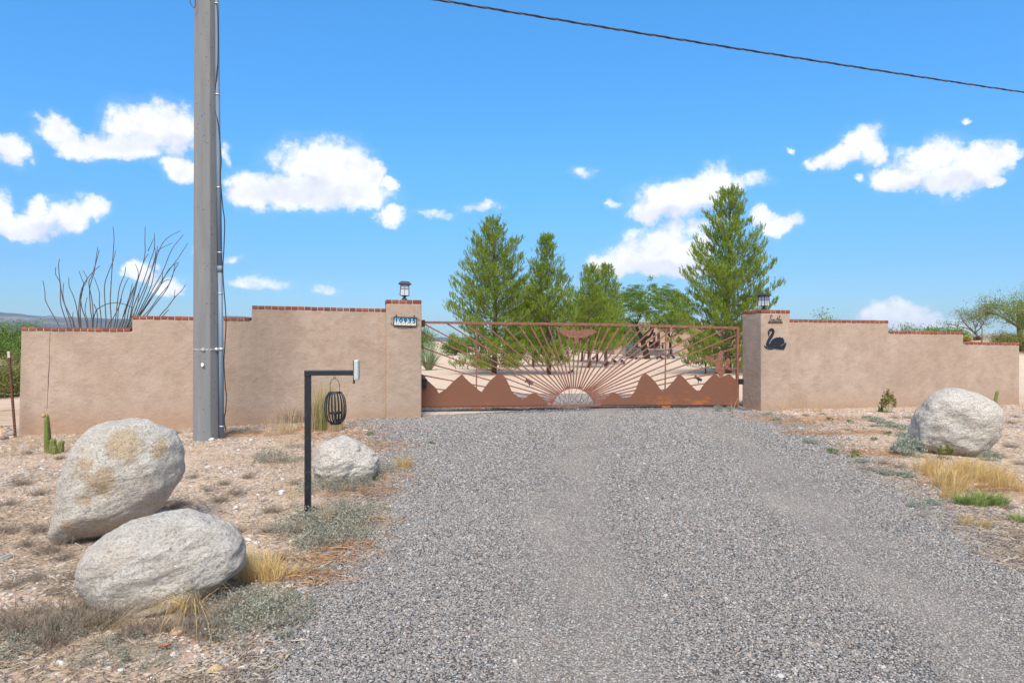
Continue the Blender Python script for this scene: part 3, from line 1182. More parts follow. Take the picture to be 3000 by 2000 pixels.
def brick_mesh(w, d, h):
    key = (round(w, 3), round(d, 3), round(h, 3))
    if key not in _brick_cache:
        bm = bmesh.new()
        bmesh.ops.create_cube(bm, size=1.0)
        for v in bm.verts:
            v.co = Vector((v.co.x * w, v.co.y * d, v.co.z * h))
        bmesh.ops.bevel(bm, geom=list(bm.edges), offset=0.006, segments=1, affect='EDGES')
        me = bpy.data.meshes.new('brick')
        bm.to_mesh(me)
        bm.free()
        me.materials.append(M['cap_brick'])
        _brick_cache[key] = me
    return _brick_cache[key]


def brick(parent, c, origin, w, d, h, ry=0.0, rz=0.0):
    o = bpy.data.objects.new('brick', brick_mesh(w, d, h))
    COL.objects.link(o)
    o.parent = parent
    o.location = Vector(c) - Vector(origin)
    o.rotation_euler = (random.uniform(-0.012, 0.012), ry + random.uniform(-0.012, 0.012), rz + random.uniform(-0.015, 0.015))
    return o


def brick_run(parent, origin, p0, p1, h, b0, depth):
    """a row of header bricks from p0 to p1 (wall frame, bottom line of the bricks)"""
    p0, p1 = Vector(p0), Vector(p1)
    L = (p1 - p0).length
    n = max(1, round(L / 0.1143))
    pitch = L / n
    ang = -math.atan2(p1.z - p0.z, p1.x - p0.x)
    for i in range(n):
        q = p0 + (p1 - p0) * ((i + 0.5) / n)
        brick(parent, (q.x, b0 + depth / 2 + random.uniform(-0.004, 0.004), q.z + h / 2 + random.uniform(-0.002, 0.002)), origin,
              pitch - random.uniform(0.011, 0.016), depth, h, ang)
    m = MB()
    m.plate([(p0.x + 0.008, p0.z - 0.004), (p1.x - 0.008, p1.z - 0.004), (p1.x - 0.008, p1.z + h - 0.008), (p0.x + 0.008, p0.z + h - 0.008)], b0 + 0.012, b0 + depth - 0.012)
    m.build('mortar', M['mortar'], parent, origin=origin)


WALL_ORIGINS = []


def stepped_wall(label, base_l, base_r, caps, lean=0.0):
    """caps: (uL, v_bottom_L, uR, v_bottom_R); a wall with a stepped top carrying a brick coping"""
    pl, pr = wf(*base_l), wf(*base_r)
    origin = Vector(((pl.x + pr.x) / 2, 0.1, min(pl.z, pr.z)))
    root = wthing('garden_wall', label, 'wall', origin)
    WALL_ORIGINS.append(origin)
    zb = min(pl.z, pr.z) - 0.25
    out = []
    runs = []
    for (u0, v0, u1, v1) in caps:
        a, b = wf(u0, v0), wf(u1, v1)
        runs.append((a, b))
    for i, (a, b) in enumerate(runs):
        x0 = a.x
        x1 = b.x
        if i > 0 and runs[i - 1][1].z > a.z:
            x0 = runs[i - 1][1].x
        if i < len(runs) - 1 and runs[i + 1][0].z > b.z:
            x1 = runs[i + 1][0].x
        sub = 8
        for k in range(sub + 1):
            t = k / sub
            zz = a.z + (b.z - a.z) * t + (random.uniform(-0.004, 0.004) if 0 < k < sub else 0)
            out.append((x0 + (x1 - x0) * t, zz))
    first, last = out[0], out[-1]
    outline = [(first[0] - lean, zb)] + out + [(last[0], zb)]
    m = MB().plate(outline, 0.0, WALL_T)
    m.build('stucco_face', M['stucco'], root, origin=origin, bevel=0.014)
    for (a, b) in runs:
        brick_run(root, origin, a + Vector((0, 0, 0.002)), b + Vector((0, 0, 0.002)), 0.054, -0.012, WALL_T + 0.024)
    return root


left_wall = stepped_wall('tan stucco wall stepping up from the leaning fence post to the house number pillar',
                         (57, 1276), (1130, 1226),
                         [(62, 968, 383, 971), (387, 934, 733.5, 939.4), (737, 903.7, 1152, 913.5)], 0.045)
def wall_crack():
    pts = [(147, 972), (146, 1000), (144.5, 1022), (145.5, 1050), (143.5, 1085), (142, 1103), (141, 1108), (142, 1120), (140, 1150), (138.5, 1180), (138, 1196)]
    o = Vector(wf(146, 1100))
    q = [wf(*p) for p in pts]
    m = MB()
    left, right = [], []
    for i, p in enumerate(q):
        w = 0.0035 * (1.6 if 3 < i < 8 else 0.8)
        left.append((p.x - w, p.z))
        right.append((p.x + w, p.z))
    m.plate(left + right[::-1], -0.0015, 0.004)
    ob = m.build('crack', M['rust_dark'], left_wall)
    ob.location = -WALL_ORIGINS[0]
    tag(ob, 'hairline vertical crack in the stucco')


right_wall = stepped_wall('tan stucco wall stepping down from the swan pillar past the lone big boulder',
                          (2316, 1199), (2986, 1191),
                          [(2296, 942.3, 2603, 945.9), (2606.5, 977, 2822.5, 978.5), (2827, 1007.9, 2986.5, 1010.4)])

wall_crack()

# ------------------------------------------------------------------ gate pillars
PIL_B = -0.12
PIL_D = 0.74


def pillar(label, uL, uR, v_top_brick_bottom, v_base, stretcher_right):
    a0, a1 = wf(uL, v_base, PIL_B), wf(uR, v_base, PIL_B)
    zt = wf((uL + uR) / 2, v_top_brick_bottom, PIL_B).z
    zb = min(a0.z, a1.z)
    origin = Vector(((a0.x + a1.x) / 2, PIL_B + PIL_D / 2, zb))
    root = wthing('gate_pillar', label, 'pillar', origin)
    m = MB()
    m.box((a0.x, PIL_B, zb - 0.3), (a1.x, PIL_B + PIL_D, zt))
    m.build('stucco_shaft', M['stucco'], root, origin=origin, bevel=0.022)
    h = 0.066
    bd = 0.10
    e = 0.006
    x0, x1 = a0.x - e, a1.x + e
    y0, y1 = PIL_B - e, PIL_B + PIL_D + e
    # front and back rows
    for yy in (y0 + bd, y1 - bd):
        L = x1 - x0
        n = 5
        seg = []
        if stretcher_right:
            widths = [0.11, 0.13, 0.13, 0.12, L - 0.49]
        else:
            widths = [L - 0.45, 0.115, 0.115, 0.11, 0.11]
        x = x0
        for wd in widths:
            brick(root, (x + wd / 2, yy, zt + h / 2 + 0.002), origin, wd - 0.014, 2 * bd, h)
            x += wd
    # side rows between them
    sy0, sy1 = y0 + 2 * bd, y1 - 2 * bd
    n = max(1, round((sy1 - sy0) / 0.105))
    for xx in (x0 + bd, x1 - bd):
        for i in range(n):
            brick(root, (xx, sy0 + (sy1 - sy0) * (i + 0.5) / n, zt + h / 2 + 0.002), origin, 2 * bd, (sy1 - sy0) / n - 0.014, h)
    m = MB().box((x0 + 0.012, y0 + 0.012, zt - 0.003), (x1 - 0.012, y1 - 0.012, zt + h - 0.006))
    m.build('mortar', M['mortar'], root, origin=origin)
    return root, zt + h + 0.002, origin


lp, lp_top, lp_o = pillar('stucco gate pillar carrying the tiled house number', 1131, 1235, 889, 1229, True)
rp, rp_top, rp_o = pillar('stucco gate pillar carrying the black swan and South lettering', 2230, 2314.5, 917.5, 1206, False)


# ------------------------------------------------------------------ pillar lamps
def post_lamp(label, p, rot, tilt=0.0):
    root = wthing('post_lamp', label, 'lamp', p)
    root.rotation_euler = (0, tilt, TH + rot)
    MB().lathe([(0.050, 0.0), (0.052, 0.005), (0.050, 0.035), (0.047, 0.048), (0.030, 0.055), (0.022, 0.075), (0.030, 0.082)], 16).build('base', M['bronze'], root, True)
    MB().add(*frustum(0.02, 0.045, 0.080, 0.088, 0.088, 0.105)).build('tray', M['bronze'], root, bevel=0.004)
    # corner posts lean outwards slightly towards the foot
    zb, zt = 0.105, 0.315
    rb, rt = 0.084, 0.076
    for i, j in ((-1, -1), (1, -1), (1, 1), (-1, 1)):
        MB().bar((i * rb, j * rb, zb - 0.002), (i * rt, j * rt, zt), 0.013, 0.013).build('corner_post', M['bronze'], root)
    for k in range(4):
        Mx = Matrix.Rotation(k * math.pi / 2, 4, 'Z')
        pane = MB()
        pane.add([Mx @ Vector(q) for q in ((-rb, -rb + 0.006, zb), (rb, -rb + 0.006, zb), (rt, -rt + 0.006, zt), (-rt, -rt + 0.006, zt),
                                           (-rb, -rb + 0.009, zb), (rb, -rb + 0.009, zb), (rt, -rt + 0.009, zt), (-rt, -rt + 0.009, zt))],
                 [(0, 1, 2, 3), (7, 6, 5, 4), (0, 4, 5, 1), (1, 5, 6, 2), (2, 6, 7, 3), (3, 7, 4, 0)])
        po = pane.build('pane', M['lamp_glass'], root)
        gl = MB()
        gl.bar(Mx @ Vector((0, -rb + 0.001, zb)), Mx @ Vector((0, -rt + 0.001, zt)), 0.006, 0.008)
        zm = (zb + zt) / 2 + 0.02
        gl.bar(Mx @ Vector((-rt, -0.078, zm)), Mx @ Vector((rt, -0.078, zm)), 0.006, 0.007)
        # arched head of the pane
        arc = [Mx @ Vector((rt * math.cos(a), -rt + 0.001, zt - 0.04 + 0.036 * math.sin(a))) for a in np.linspace(0, math.pi, 9)]
        gl.tube(arc, 0.005, 4)
        gl.build('glazing_bar', M['bronze'], po)
    MB().add(*frustum(0.095, 0.125, 0.312, 0.120, 0.118, 0.332)).build('eave', M['bronze'], root, bevel=0.003)
    MB().add(*frustum(0.105, 0.105, 0.331, 0.085, 0.085, 0.362)).build('roof', M['bronze'], root, bevel=0.003)
    MB().add(*frustum(0.075, 0.075, 0.361, 0.070, 0.070, 0.372)).build('solar_panel', M['house_dark'], root)
    MB().lathe([(0.03, 0.105), (0.028, 0.125), (0.012, 0.13)], 10).build('bulb_holder', M['white_paint'], root, True)
    return root


def frustum(r0, r1, z0, r2, r3, z1):
    """four-sided frustum with a lip: bottom half-size r0 flaring to r1, then r2 at the top (r3 unused corner trim)"""
    zm = z0 + (z1 - z0) * 0.45
    vs = []
    for r, z in ((r0, z0), (r1, zm), (r2, z1)):
        for i, j in ((-1, -1), (1, -1), (1, 1), (-1, 1)):
            vs.append((i * r, j * r, z))
    fs = [(3, 2, 1, 0), (8, 9, 10, 11)]
    for s in (0, 4):
        for k in range(4):
            fs.append((s + k, s + (k + 1) % 4, s + 4 + (k + 1) % 4, s + 4 + k))
    return vs, fs


lc = wf(1184.5, 879, PIL_B + PIL_D / 2)
post_lamp('small black lantern on top of the pillar with the house number', Vector((lc.x, PIL_B + PIL_D / 2, lp_top)), R(-4), R(2.0))
rc = wf(2237.5, 909, PIL_B + PIL_D / 2)
post_lamp('small black lantern on top of the swan pillar', Vector((rc.x, PIL_B + PIL_D / 2, rp_top)), R(24))


# ------------------------------------------------------------------ house number
def text_mesh(ch, size, extrude, mat, bold=0.0):
    cu = bpy.data.curves.new('digit', 'FONT')
    cu.body = ch
    cu.size = size
    cu.extrude = extrude
    cu.offset = bold
    cu.align_x = 'CENTER'
    ob = bpy.data.objects.new('digit_tmp', cu)
    COL.objects.link(ob)
    dg = bpy.context.evaluated_depsgraph_get()
    me = bpy.data.meshes.new_from_object(ob.evaluated_get(dg))
    bpy.data.objects.remove(ob, do_unlink=True)
    bpy.data.curves.remove(cu)
    me.name = 'digit'
    me.materials.clear()
    me.materials.append(mat)
    return me


def number_sign():
    p = wf(1186.5, 955, PIL_B)
    z0 = p.z
    o = Vector((p.x, PIL_B - 0.002, z0))
    root = wthing('house_number', 'tiled house number plaque 10935 in a black iron frame', 'house number', o)
    root.rotation_euler = (0, R(1.6), TH)
    W, H = 0.425, 0.168
    t = 0.012
    fr = MB()
    for lo, hi in (((-W / 2, -0.026, 0), (W / 2, -0.001, t)), ((-W / 2, -0.026, H - t), (W / 2, -0.001, H)), ((-W / 2, -0.026, t), (-W / 2 + t, -0.001, H - t)), ((W / 2 - t, -0.026, t), (W / 2, -0.001, H - t))):
        fr.box(lo, hi)
    fr.build('frame', M['black_iron'], root)
    n = 5
    tw = (W - 2 * t) / n
    for i, ch in enumerate('10935'):
        x = -W / 2 + t + tw * (i + 0.5)
        tm = MB().box((-tw / 2 + 0.0012, -0.016, 0), (tw / 2 - 0.0012, -0.004, H - 2 * t - 0.001))
        to = tm.build('tile', M['tile_glaze'], root)
        to.location = (x, 0, t + 0.0005)
        d = link('digit', text_mesh(ch, 0.118, 0.0012, M['digit_ink'], 0.0026), to)
        d.location = (0.002, -0.0185, 0.048)
        d.rotation_euler = (R(90), 0, 0)
    for s in (-1, 1):
        for up in (0, 1):
            sc = MB()
            zz = 0.03 if up == 0 else H - 0.03
            k = -1 if up == 0 else 1
            pts = []
            for q in np.linspace(0, 1, 15):
                ang = q * 1.55 * math.pi
                r = 0.026 * (1 - 0.45 * q)
                pts.append((s * (W / 2 + 0.024 - r * math.cos(ang)), -0.013, zz + k * (r * math.sin(ang) - 0.008)))
            sc.tube(pts, 0.0028, 5)
            sc.build('scroll', M['black_iron'], root, True)
    lo = MB()
    lo.tube(spline([(-W / 2 + 0.07, -0.013, 0.0), (-W / 2 + 0.09, -0.013, -0.028), (-0.02, -0.013, -0.034), (0.07, -0.013, -0.020), (0.11, -0.013, -0.002)]), 0.0028, 5)
    lo.build('scroll', M['black_iron'], root, True)
    lo = MB()
    lo.tube([(0.125 + 0.016 * math.cos(a), -0.013, -0.014 + 0.014 * math.sin(a)) for a in np.linspace(-0.3, 4.6, 12)], 0.0028, 5)
    lo.build('scroll', M['black_iron'], root, True)
    for x in (-0.165, 0.165):
        MB().plate([(x - 0.011, H - 0.002), (x + 0.011, H - 0.002), (x + 0.011, H + 0.03), (x + 0.006, H + 0.037), (x - 0.006, H + 0.037), (x - 0.011, H + 0.03)], -0.012, -0.001).build('hanger', M['black_iron'], root)


number_sign()


# ------------------------------------------------------------------ swan and lettering on the right pillar
def zmap(pts, x0, y0, k):
    return [(x0 + p[0] * k, y0 + p[1] * k) for p in pts]


K2 = 200 / 1493.0


def south_sign():
    base = wf(2150 + 900 * K2, 840 + 790 * K2, PIL_B)
    o = Vector((base.x, PIL_B, base.z))
    root = wthing('name_sign', 'small black metal lettering reading South on a bar', 'sign', o)

    def w(p):
        q = wf(2150 + p[0] * K2, 840 + p[1] * K2, PIL_B)
        return (q.x, PIL_B - 0.010, q.z)
    a, b = w((745, 764)), w((1058, 790))
    MB().box((a[0], PIL_B - 0.016, b[2]), (b[0], PIL_B - 0.002, a[2])).build('bar', M['rust_dark'], root, origin=o)
    strokes = {
        'letter_s': [(828, 660), (835, 635), (815, 618), (792, 640), (796, 675), (812, 705), (812, 735), (792, 758), (770, 750), (772, 728), (790, 718)],
        'letter_o': [(858, 712), (838, 718), (830, 742), (842, 762), (862, 752), (870, 728), (858, 712), (880, 708)],
        'letter_u': [(886, 705), (876, 740), (886, 762), (906, 745), (920, 706), (912, 745), (922, 762), (936, 748)],
        'letter_t': [(956, 650), (944, 720), (944, 756), (958, 762), (972, 745)],
        'letter_h': [(972, 762), (985, 700), (1000, 640), (1003, 622), (994, 640), (982, 720), (976, 762), (990, 725), (1008, 708), (1014, 722), (1008, 755), (1022, 760), (1038, 712)],
    }
    for nm, pts in strokes.items():
        m = MB()
        m.tube(spline([w(p) for p in pts], 4), 0.0046, 6)
        if nm == 'letter_t':
            m.bar(w((932, 700)), w((975, 694)), 0.009, 0.009)
        m.build(nm, M['black_iron'], root, True, origin=o)


def swan():
    base = wf(2150 + 900 * K2, 840 + 1370 * K2, PIL_B)
    o = Vector((base.x, PIL_B, base.z))
    root = wthing('swan_cutout', 'flat black metal swan silhouette on the pillar', 'swan ornament', o)
    body = [(752, 1080), (745, 1040), (738, 1000), (740, 975), (755, 950), (775, 920), (810, 905), (845, 910), (875, 940), (883, 985), (870, 1035), (845, 1085), (810, 1140), (780, 1190), (762, 1235), (768, 1255),
            (785, 1235), (800, 1200), (830, 1160), (870, 1130), (920, 1112), (938, 1100), (955, 1108), (982, 1107), (993, 1088), (1006, 1106), (1040, 1114), (1062, 1106), (1076, 1128), (1072, 1142), (1097, 1148), (1084, 1168),
            (1102, 1188), (1094, 1208), (1108, 1218), (1075, 1240), (1030, 1270), (985, 1295), (1000, 1302), (1050, 1283), (1085, 1258), (1110, 1238), (1135, 1212), (1142, 1240), (1125, 1300), (1090, 1370),
            (1000, 1366), (900, 1352), (860, 1340), (800, 1330), (745, 1312), (700, 1285), (697, 1250), (715, 1190), (750, 1120), (790, 1060), (820, 1010), (832, 970), (818, 952), (796, 965), (776, 1010), (765, 1050)]
    wave = [(658, 1280), (672, 1284), (700, 1312), (750, 1334), (820, 1348), (870, 1355), (800, 1366), (740, 1360), (690, 1335), (665, 1305)]
    for nm, pts in (('body', body), ('water_line', wave)):
        q = [wf(2150 + p[0] * K2, 840 + p[1] * K2, PIL_B) for p in pts]
        MB().plate([(a.x, a.z) for a in q], PIL_B - 0.014, PIL_B - 0.006).build(nm, M['swan_paint'], root, origin=o)
    e = wf(2150 + 766 * K2, 840 + 982 * K2, PIL_B)
    MB().plate([(e.x + 0.006 * math.cos(a), e.z + 0.006 * math.sin(a)) for a in np.linspace(0, 5.4, 7)], PIL_B - 0.0165, PIL_B - 0.0135).build('eye', M['white_paint'], root, origin=o)
    for p in ((820, 1250), (1050, 1200)):
        st = MB()
        q = wf(2150 + p[0] * K2, 840 + p[1] * K2, PIL_B)
        st.bar((q.x, PIL_B - 0.007, q.z), (q.x, PIL_B + 0.004, q.z), 0.015, 0.015, Vector((0, 0, 1)))
        st.build('stand_off', M['black_iron'], root, origin=o)


south_sign()
swan()

# ------------------------------------------------------------------ sliding gate
GB = 0.66           # gate plane, metres behind the wall face


def make_gate():
    def g(u, v):
        q = wf(u, v, GB)
        return Vector((q.x, GB, q.z))
    lo, ro = g(1237, 1194), g(2163, 1188)
    o = Vector(((lo.x + ro.x) / 2, GB, min(lo.z, ro.z)))
    root = wthing('sliding_gate', 'rusty brown steel sliding gate with sunrise, mountain and bird cutouts', 'gate', o)
    steel, bar = M['rust_steel'], M['rust_bar']
    lu = 1205           # the gate runs on a little behind the left pillar

    def B(name, m, mat=bar, **k):
        return m.build(name, mat, root, origin=o, **k)

    def vt(u):
        return interp(u, [(1237, 940.6), (1750, 946.5), (2163, 956.8)]) if u >= 1237 else 940.6 - (1237 - u) * 0.011

    def vb(u):
        return 1194 + (u - 1237) * (1188 - 1194) / (2163 - 1237)
    # rails
    m = MB()
    n = 8
    us = np.linspace(lu, 2163, n + 1)
    for q0, q1 in zip(us, us[1:]):
        a, b = g(q0, vt(q0) + 3.6), g(q1, vt(q1) + 3.6)
        m.bar(a, b, 0.050, 0.05)
    B('top_rail', m)
    m = MB().bar(g(lu, vb(lu) - 3.5), g(2163, vb(2163) - 3.5), 0.048, 0.05)
    B('bottom_rail', m)
    m = MB().bar(g(2160, vt(2160) + 7), g(2160, vb(2160)), 0.05, 0.06)
    B('end_post', m)
    m = MB().bar(g(lu + 4, vt(lu) + 7), g(lu + 4, vb(lu)), 0.05, 0.05)
    B('end_post', m)
    for ut, ub in ((1397, 1395.5), (1951, 1948)):
        m = MB().bar(g(ut, vt(ut) + 7), g(ub, vb(ub) - 6), 0.024, 0.020)
        B('upright', m)
    # sun arc
    C = Vector((1680, 1202))
    Rr = 65.2

    def arc_hit(px):
        d = (Vector((1680, 1181)) - px).normalized()
        f = px - C
        bq = f.dot(d)
        cq = f.dot(f) - Rr * Rr
        disc = bq * bq - cq
        return px + d * (-bq - math.sqrt(max(0, disc)))
    arc = [g(C.x + Rr * math.cos(a), C.y - Rr * math.sin(a)) for a in np.linspace(math.radians(17), math.radians(163), 28)]
    m = MB()
    for p, q in zip(arc, arc[1:]):
        m.bar(p + Vector((0, -0.003, 0)), q + Vector((0, -0.003, 0)), 0.018, 0.04)
    B('sun_arch', m)
    for p0 in (-1, 1):
        m = MB()
        cc = Vector((1680 + p0 * 17, 1134))
        m.tube([g(cc.x + 6.0 * math.cos(a), cc.y - 5 * math.sin(a) + 3) + Vector((0, -0.02, 0)) for a in np.linspace(-0.2, 3.3, 9)], 0.006, 5)
        B('sun_scroll', m)
    ends = [(1240, 950)] + [(1205, v) for v in (961, 1005.5, 1050.5, 1093, 1131.5, 1158, 1174)] + \
           [(u, 951) for u in (1309.7, 1362, 1420.7, 1471.7, 1517.6, 1552, 1580, 1605.6, 1631, 1657, 1681, 1706, 1733, 1761.6, 1786.6, 1816, 1853.6, 1885.7, 1918.8, 1950.9, 1980, 2016, 2071, 2126.8)] + \
           [(2157, v) for v in (981.8, 1017.5, 1053, 1080, 1109.5, 1134, 1155, 1171)]
    for i, (u, v) in enumerate(ends):
        pu = Vector((u, (vt(u) + 6) if v in (950, 951) else v))
        if u == 1240:
            pu = Vector((1237, 946))
        h = arc_hit(pu)
        m = MB().bar(g(*pu) + Vector((0, 0.004, 0)), g(*h) + Vector((0, 0.004, 0)), 0.025, 0.022)
        B('sun_ray', m)
    # mountains
    z3 = lambda P: zmap(P, 1200, 850, 550 / 2156.0)
    z2 = lambda P: zmap(P, 1550, 930, 400 / 2240.0)
    z3b = lambda P: zmap(P, 1800, 930, 400 / 2240.0)
    L = z3([(140, 962), (165, 975), (200, 1030), (250, 1075), (300, 1120), (325, 1165), (335, 1180), (370, 1160), (410, 1135), (490, 1055), (570, 985), (600, 962), (640, 1010), (700, 1065), (750, 1105), (790, 1145),
            (825, 1165), (850, 1130), (900, 1060), (950, 1010), (1000, 970), (1045, 960), (1085, 985), (1115, 1035), (1145, 1100), (1165, 1150), (1200, 1190), (1240, 1220), (1290, 1250), (1330, 1230), (1370, 1200),
            (1400, 1180), (1440, 1180), (1480, 1205), (1530, 1240), (1555, 1270), (1578, 1312)])
    L = [(1205, 1096)] + L + [(1602, 1186), (1205, 1190)]
    m = MB().plate([(g(*p).x, g(*p).z) for p in L], GB - 0.036, GB - 0.028)
    B('mountain_panel', m, steel)
    Rp = z2([(1170, 1425), (1215, 1340), (1270, 1290), (1330, 1250), (1390, 1230), (1430, 1240), (1480, 1275), (1530, 1315), (1555, 1330), (1600, 1310), (1660, 1290), (1700, 1240), (1740, 1180), (1770, 1100), (1790, 1040),
             (1830, 960), (1880, 928), (1905, 920)]) + \
        z3b([(520, 925), (560, 955), (620, 1010), (680, 1080), (725, 1150), (770, 1205), (800, 1190), (860, 1145), (940, 1060), (990, 1000), (1030, 945), (1055, 925), (1090, 950), (1150, 1010), (1220, 1085), (1280, 1145),
             (1340, 1195), (1380, 1210), (1420, 1140), (1480, 1060), (1540, 1000), (1590, 950), (1630, 925), (1670, 940), (1710, 985), (1735, 1000), (1760, 970), (1810, 945), (1860, 925), (1890, 935), (1930, 980), (1970, 1020), (2003, 1052), (2003, 1432)])
    m = MB().plate([(g(*p).x, g(*p).z) for p in Rp], GB - 0.040, GB - 0.032)
    B('mountain_panel', m, steel)
    # bird
    bird = z2([(472, 215), (490, 195), (540, 190), (620, 200), (680, 212), (690, 182), (700, 176), (712, 170), (722, 178), (740, 186), (745, 212), (790, 216), (860, 200), (930, 190), (1000, 188), (1060, 205), (1085, 215), (1112, 232),
               (1085, 240), (1060, 255), (1030, 268), (1000, 290), (960, 308), (920, 325), (860, 338), (800, 330), (795, 370), (818, 418), (790, 416), (775, 428), (755, 418), (735, 426), (716, 418), (735, 370), (720, 325),
               (640, 322), (600, 305), (570, 298), (540, 270), (510, 250), (490, 232)])
    m = MB().plate([(g(*p).x, g(*p).z) for p in bird], GB - 0.046, GB - 0.040)
    B('bird_cutout', m, bar)
    # prickly pear
    pads = [(1737, 890, 48, 115, 4, 1.4), (1662, 868, 25, 42, -22, 1), (1676, 775, 47, 80, -8, 1), (1556, 682, 35, 98, -60, 1.2), (1578, 622, 13, 26, -10, 1), (1722, 632, 40, 92, 10, 1.2), (1735, 740, 15, 22, 10, 1),
            (1830, 752, 39, 90, 20, 1.2), (1856, 834, 20, 34, 65, 1)]
    m = MB()
    for i, (x, y, rx, ry, rot, tp) in enumerate(pads):
        pts = []
        for a in np.linspace(0, 2 * math.pi, 23)[:-1]:
            px, py = rx * math.cos(a), ry * math.sin(a)
            if py > 0 and tp > 1:
                px *= 1 - (tp - 1) * 0.9 * (py / ry) ** 2
            c, s = math.cos(R(rot)), math.sin(R(rot))
            pts.append((x + px * c - py * s, y + px * s + py * c))
        q = z3b(pts)
        e = 0.0012 * i
        m.plate([(g(*p).x, g(*p).z) for p in q], GB - 0.048 - e, GB - 0.041 + e * 0.5)
    B('cactus_cutout', m, bar)
    # wire squiggles within the sun
    wires = [[(400, 1345), (520, 1425), (485, 1280)], [(530, 1240), (590, 1325), (600, 1300), (580, 1210)], [(490, 1290), (630, 1425), (655, 1170)], [(655, 1170), (690, 1385), (720, 1360), (860, 1210)], [(695, 1180), (705, 1280), (730, 1280), (785, 1170)],
             [(750, 1325), (800, 1390), (830, 1370), (860, 1290), (848, 1395), (870, 1390), (980, 1280)], [(860, 1300), (880, 1200)], [(980, 1285), (950, 1425), (1075, 1360)]]
    m = MB()
    for wv in wires:
        m.tube(spline([g(*p) for p in z2(wv)], 3), 0.0042, 5)
    B('sun_wires', m, M['rust_dark'], smooth=True)
    # wheels
    for u, v in ((1394, 1197.5), (1950, 1191.8)):
        c = g(u, v)
        hb = MB().plate([(c.x - 0.11, c.z + 0.035), (c.x + 0.11, c.z + 0.035), (c.x + 0.10, c.z + 0.005), (c.x + 0.05, c.z - 0.012), (c.x - 0.05, c.z - 0.012), (c.x - 0.10, c.z + 0.005)], GB - 0.034, GB - 0.028)
        w = B('wheel_bracket', hb, steel)
        wm = MB()
        ring = [(0.0, -0.018), (0.030, -0.018), (0.046, -0.016), (0.040, 0.0), (0.046, 0.016), (0.030, 0.018), (0.0, 0.018)]
        vs, fs = [], []
        k = 18
        for r, yq in ring:
            for j in range(k):
                an = 2 * math.pi * j / k
                vs.append((c.x + r * math.cos(an), GB - 0.045 + yq, c.z - 0.012 + r * math.sin(an)))
        for i in range(len(ring) - 1):
            for j in range(k):
                fs.append((i * k + j, i * k + (j + 1) % k, (i + 1) * k + (j + 1) % k, (i + 1) * k + j))
        wm.add(vs, fs)
        wo = wm.build('wheel', M['wheel_steel'], w, True, origin=Vector((0, 0, 0)))
    # latch and guide blocks
    q = wf(2168, 1118, PIL_B + PIL_D * 0.55)
    a = g(2158, 1117)
    m = MB().box((a.x + 0.02, GB - 0.10, a.z - 0.06), (a.x + 0.14, GB - 0.04, a.z + 0.06))
    B('latch_box', m, M['black_iron'], bevel=0.006)
    a = g(1240, 1119)
    m = MB().box((a.x - 0.03, GB - 0.11, a.z - 0.075), (a.x + 0.055, GB - 0.045, a.z + 0.075))
    m.box((a.x - 0.035, GB - 0.12, a.z + 0.045), (a.x + 0.065, GB - 0.044, a.z + 0.07))
    B('guide_roller', m, M['black_iron'], bevel=0.006)
    a = g(1243, 946)
    m = MB().box((a.x - 0.05, GB - 0.05, a.z - 0.08), (a.x + 0.01, GB + 0.05, a.z + 0.06))
    B('guide_bracket', m, M['rust_dark'])
    # apron of concrete and the track the wheels run on
    p0, p1 = wf(1130, 1204, GB), wf(2230, 1195, GB)
    zl, zr = wf(1240, 1203, GB).z, wf(2160, 1194.5, GB).z

    def zt(a):
        return zl + (zr - zl) * (a - lo.x) / (ro.x - lo.x)
    vs, fs = [], []
    nn = 40
    x0, x1 = lo.x - 0.45, ro.x + 0.25
    for i in range(nn + 1):
        a = x0 + (x1 - x0) * i / nn
        zz = zt(a) - 0.012
        fr = 0.20 + 0.05 * mnoise.noise(Vector((a * 1.3, 2, 0))) + 0.03 * mnoise.noise(Vector((a * 5, 2, 0)))
        for b, dz in ((fr - 0.02, -0.14), (fr, -0.035), (0.4, -0.012), (0.55, 0), (0.76, 0), (0.90, -0.03), (0.95, -0.14)):
            q = wworld((a, b, zz + dz))
            vs.append(q)
    for i in range(nn):
        for k in range(6):
            fs.append((i * 7 + k, (i + 1) * 7 + k, (i + 1) * 7 + k + 1, i * 7 + k + 1))
    ap = link('concrete_apron', np_mesh('concrete_apron', [tuple(v) for v in vs], fs, M['apron_concrete'], True))
    tag(ap, 'narrow pale concrete strip under the gate', 'apron', kind='structure')
    tr = MB().bar((x0 - 2.0, GB - 0.045, zt(x0) - 0.004 + 0.02), (x1 - 0.3, GB - 0.045, zt(x1) - 0.004), 0.022, 0.03)
    t = tr.build('gate_track', M['black_iron'], None)
    t.location = (0, Y0, 0)
    t.rotation_euler = (0, 0, TH)
    tag(t, 'dark steel rail on the concrete under the gate', 'gate track')


make_gate()

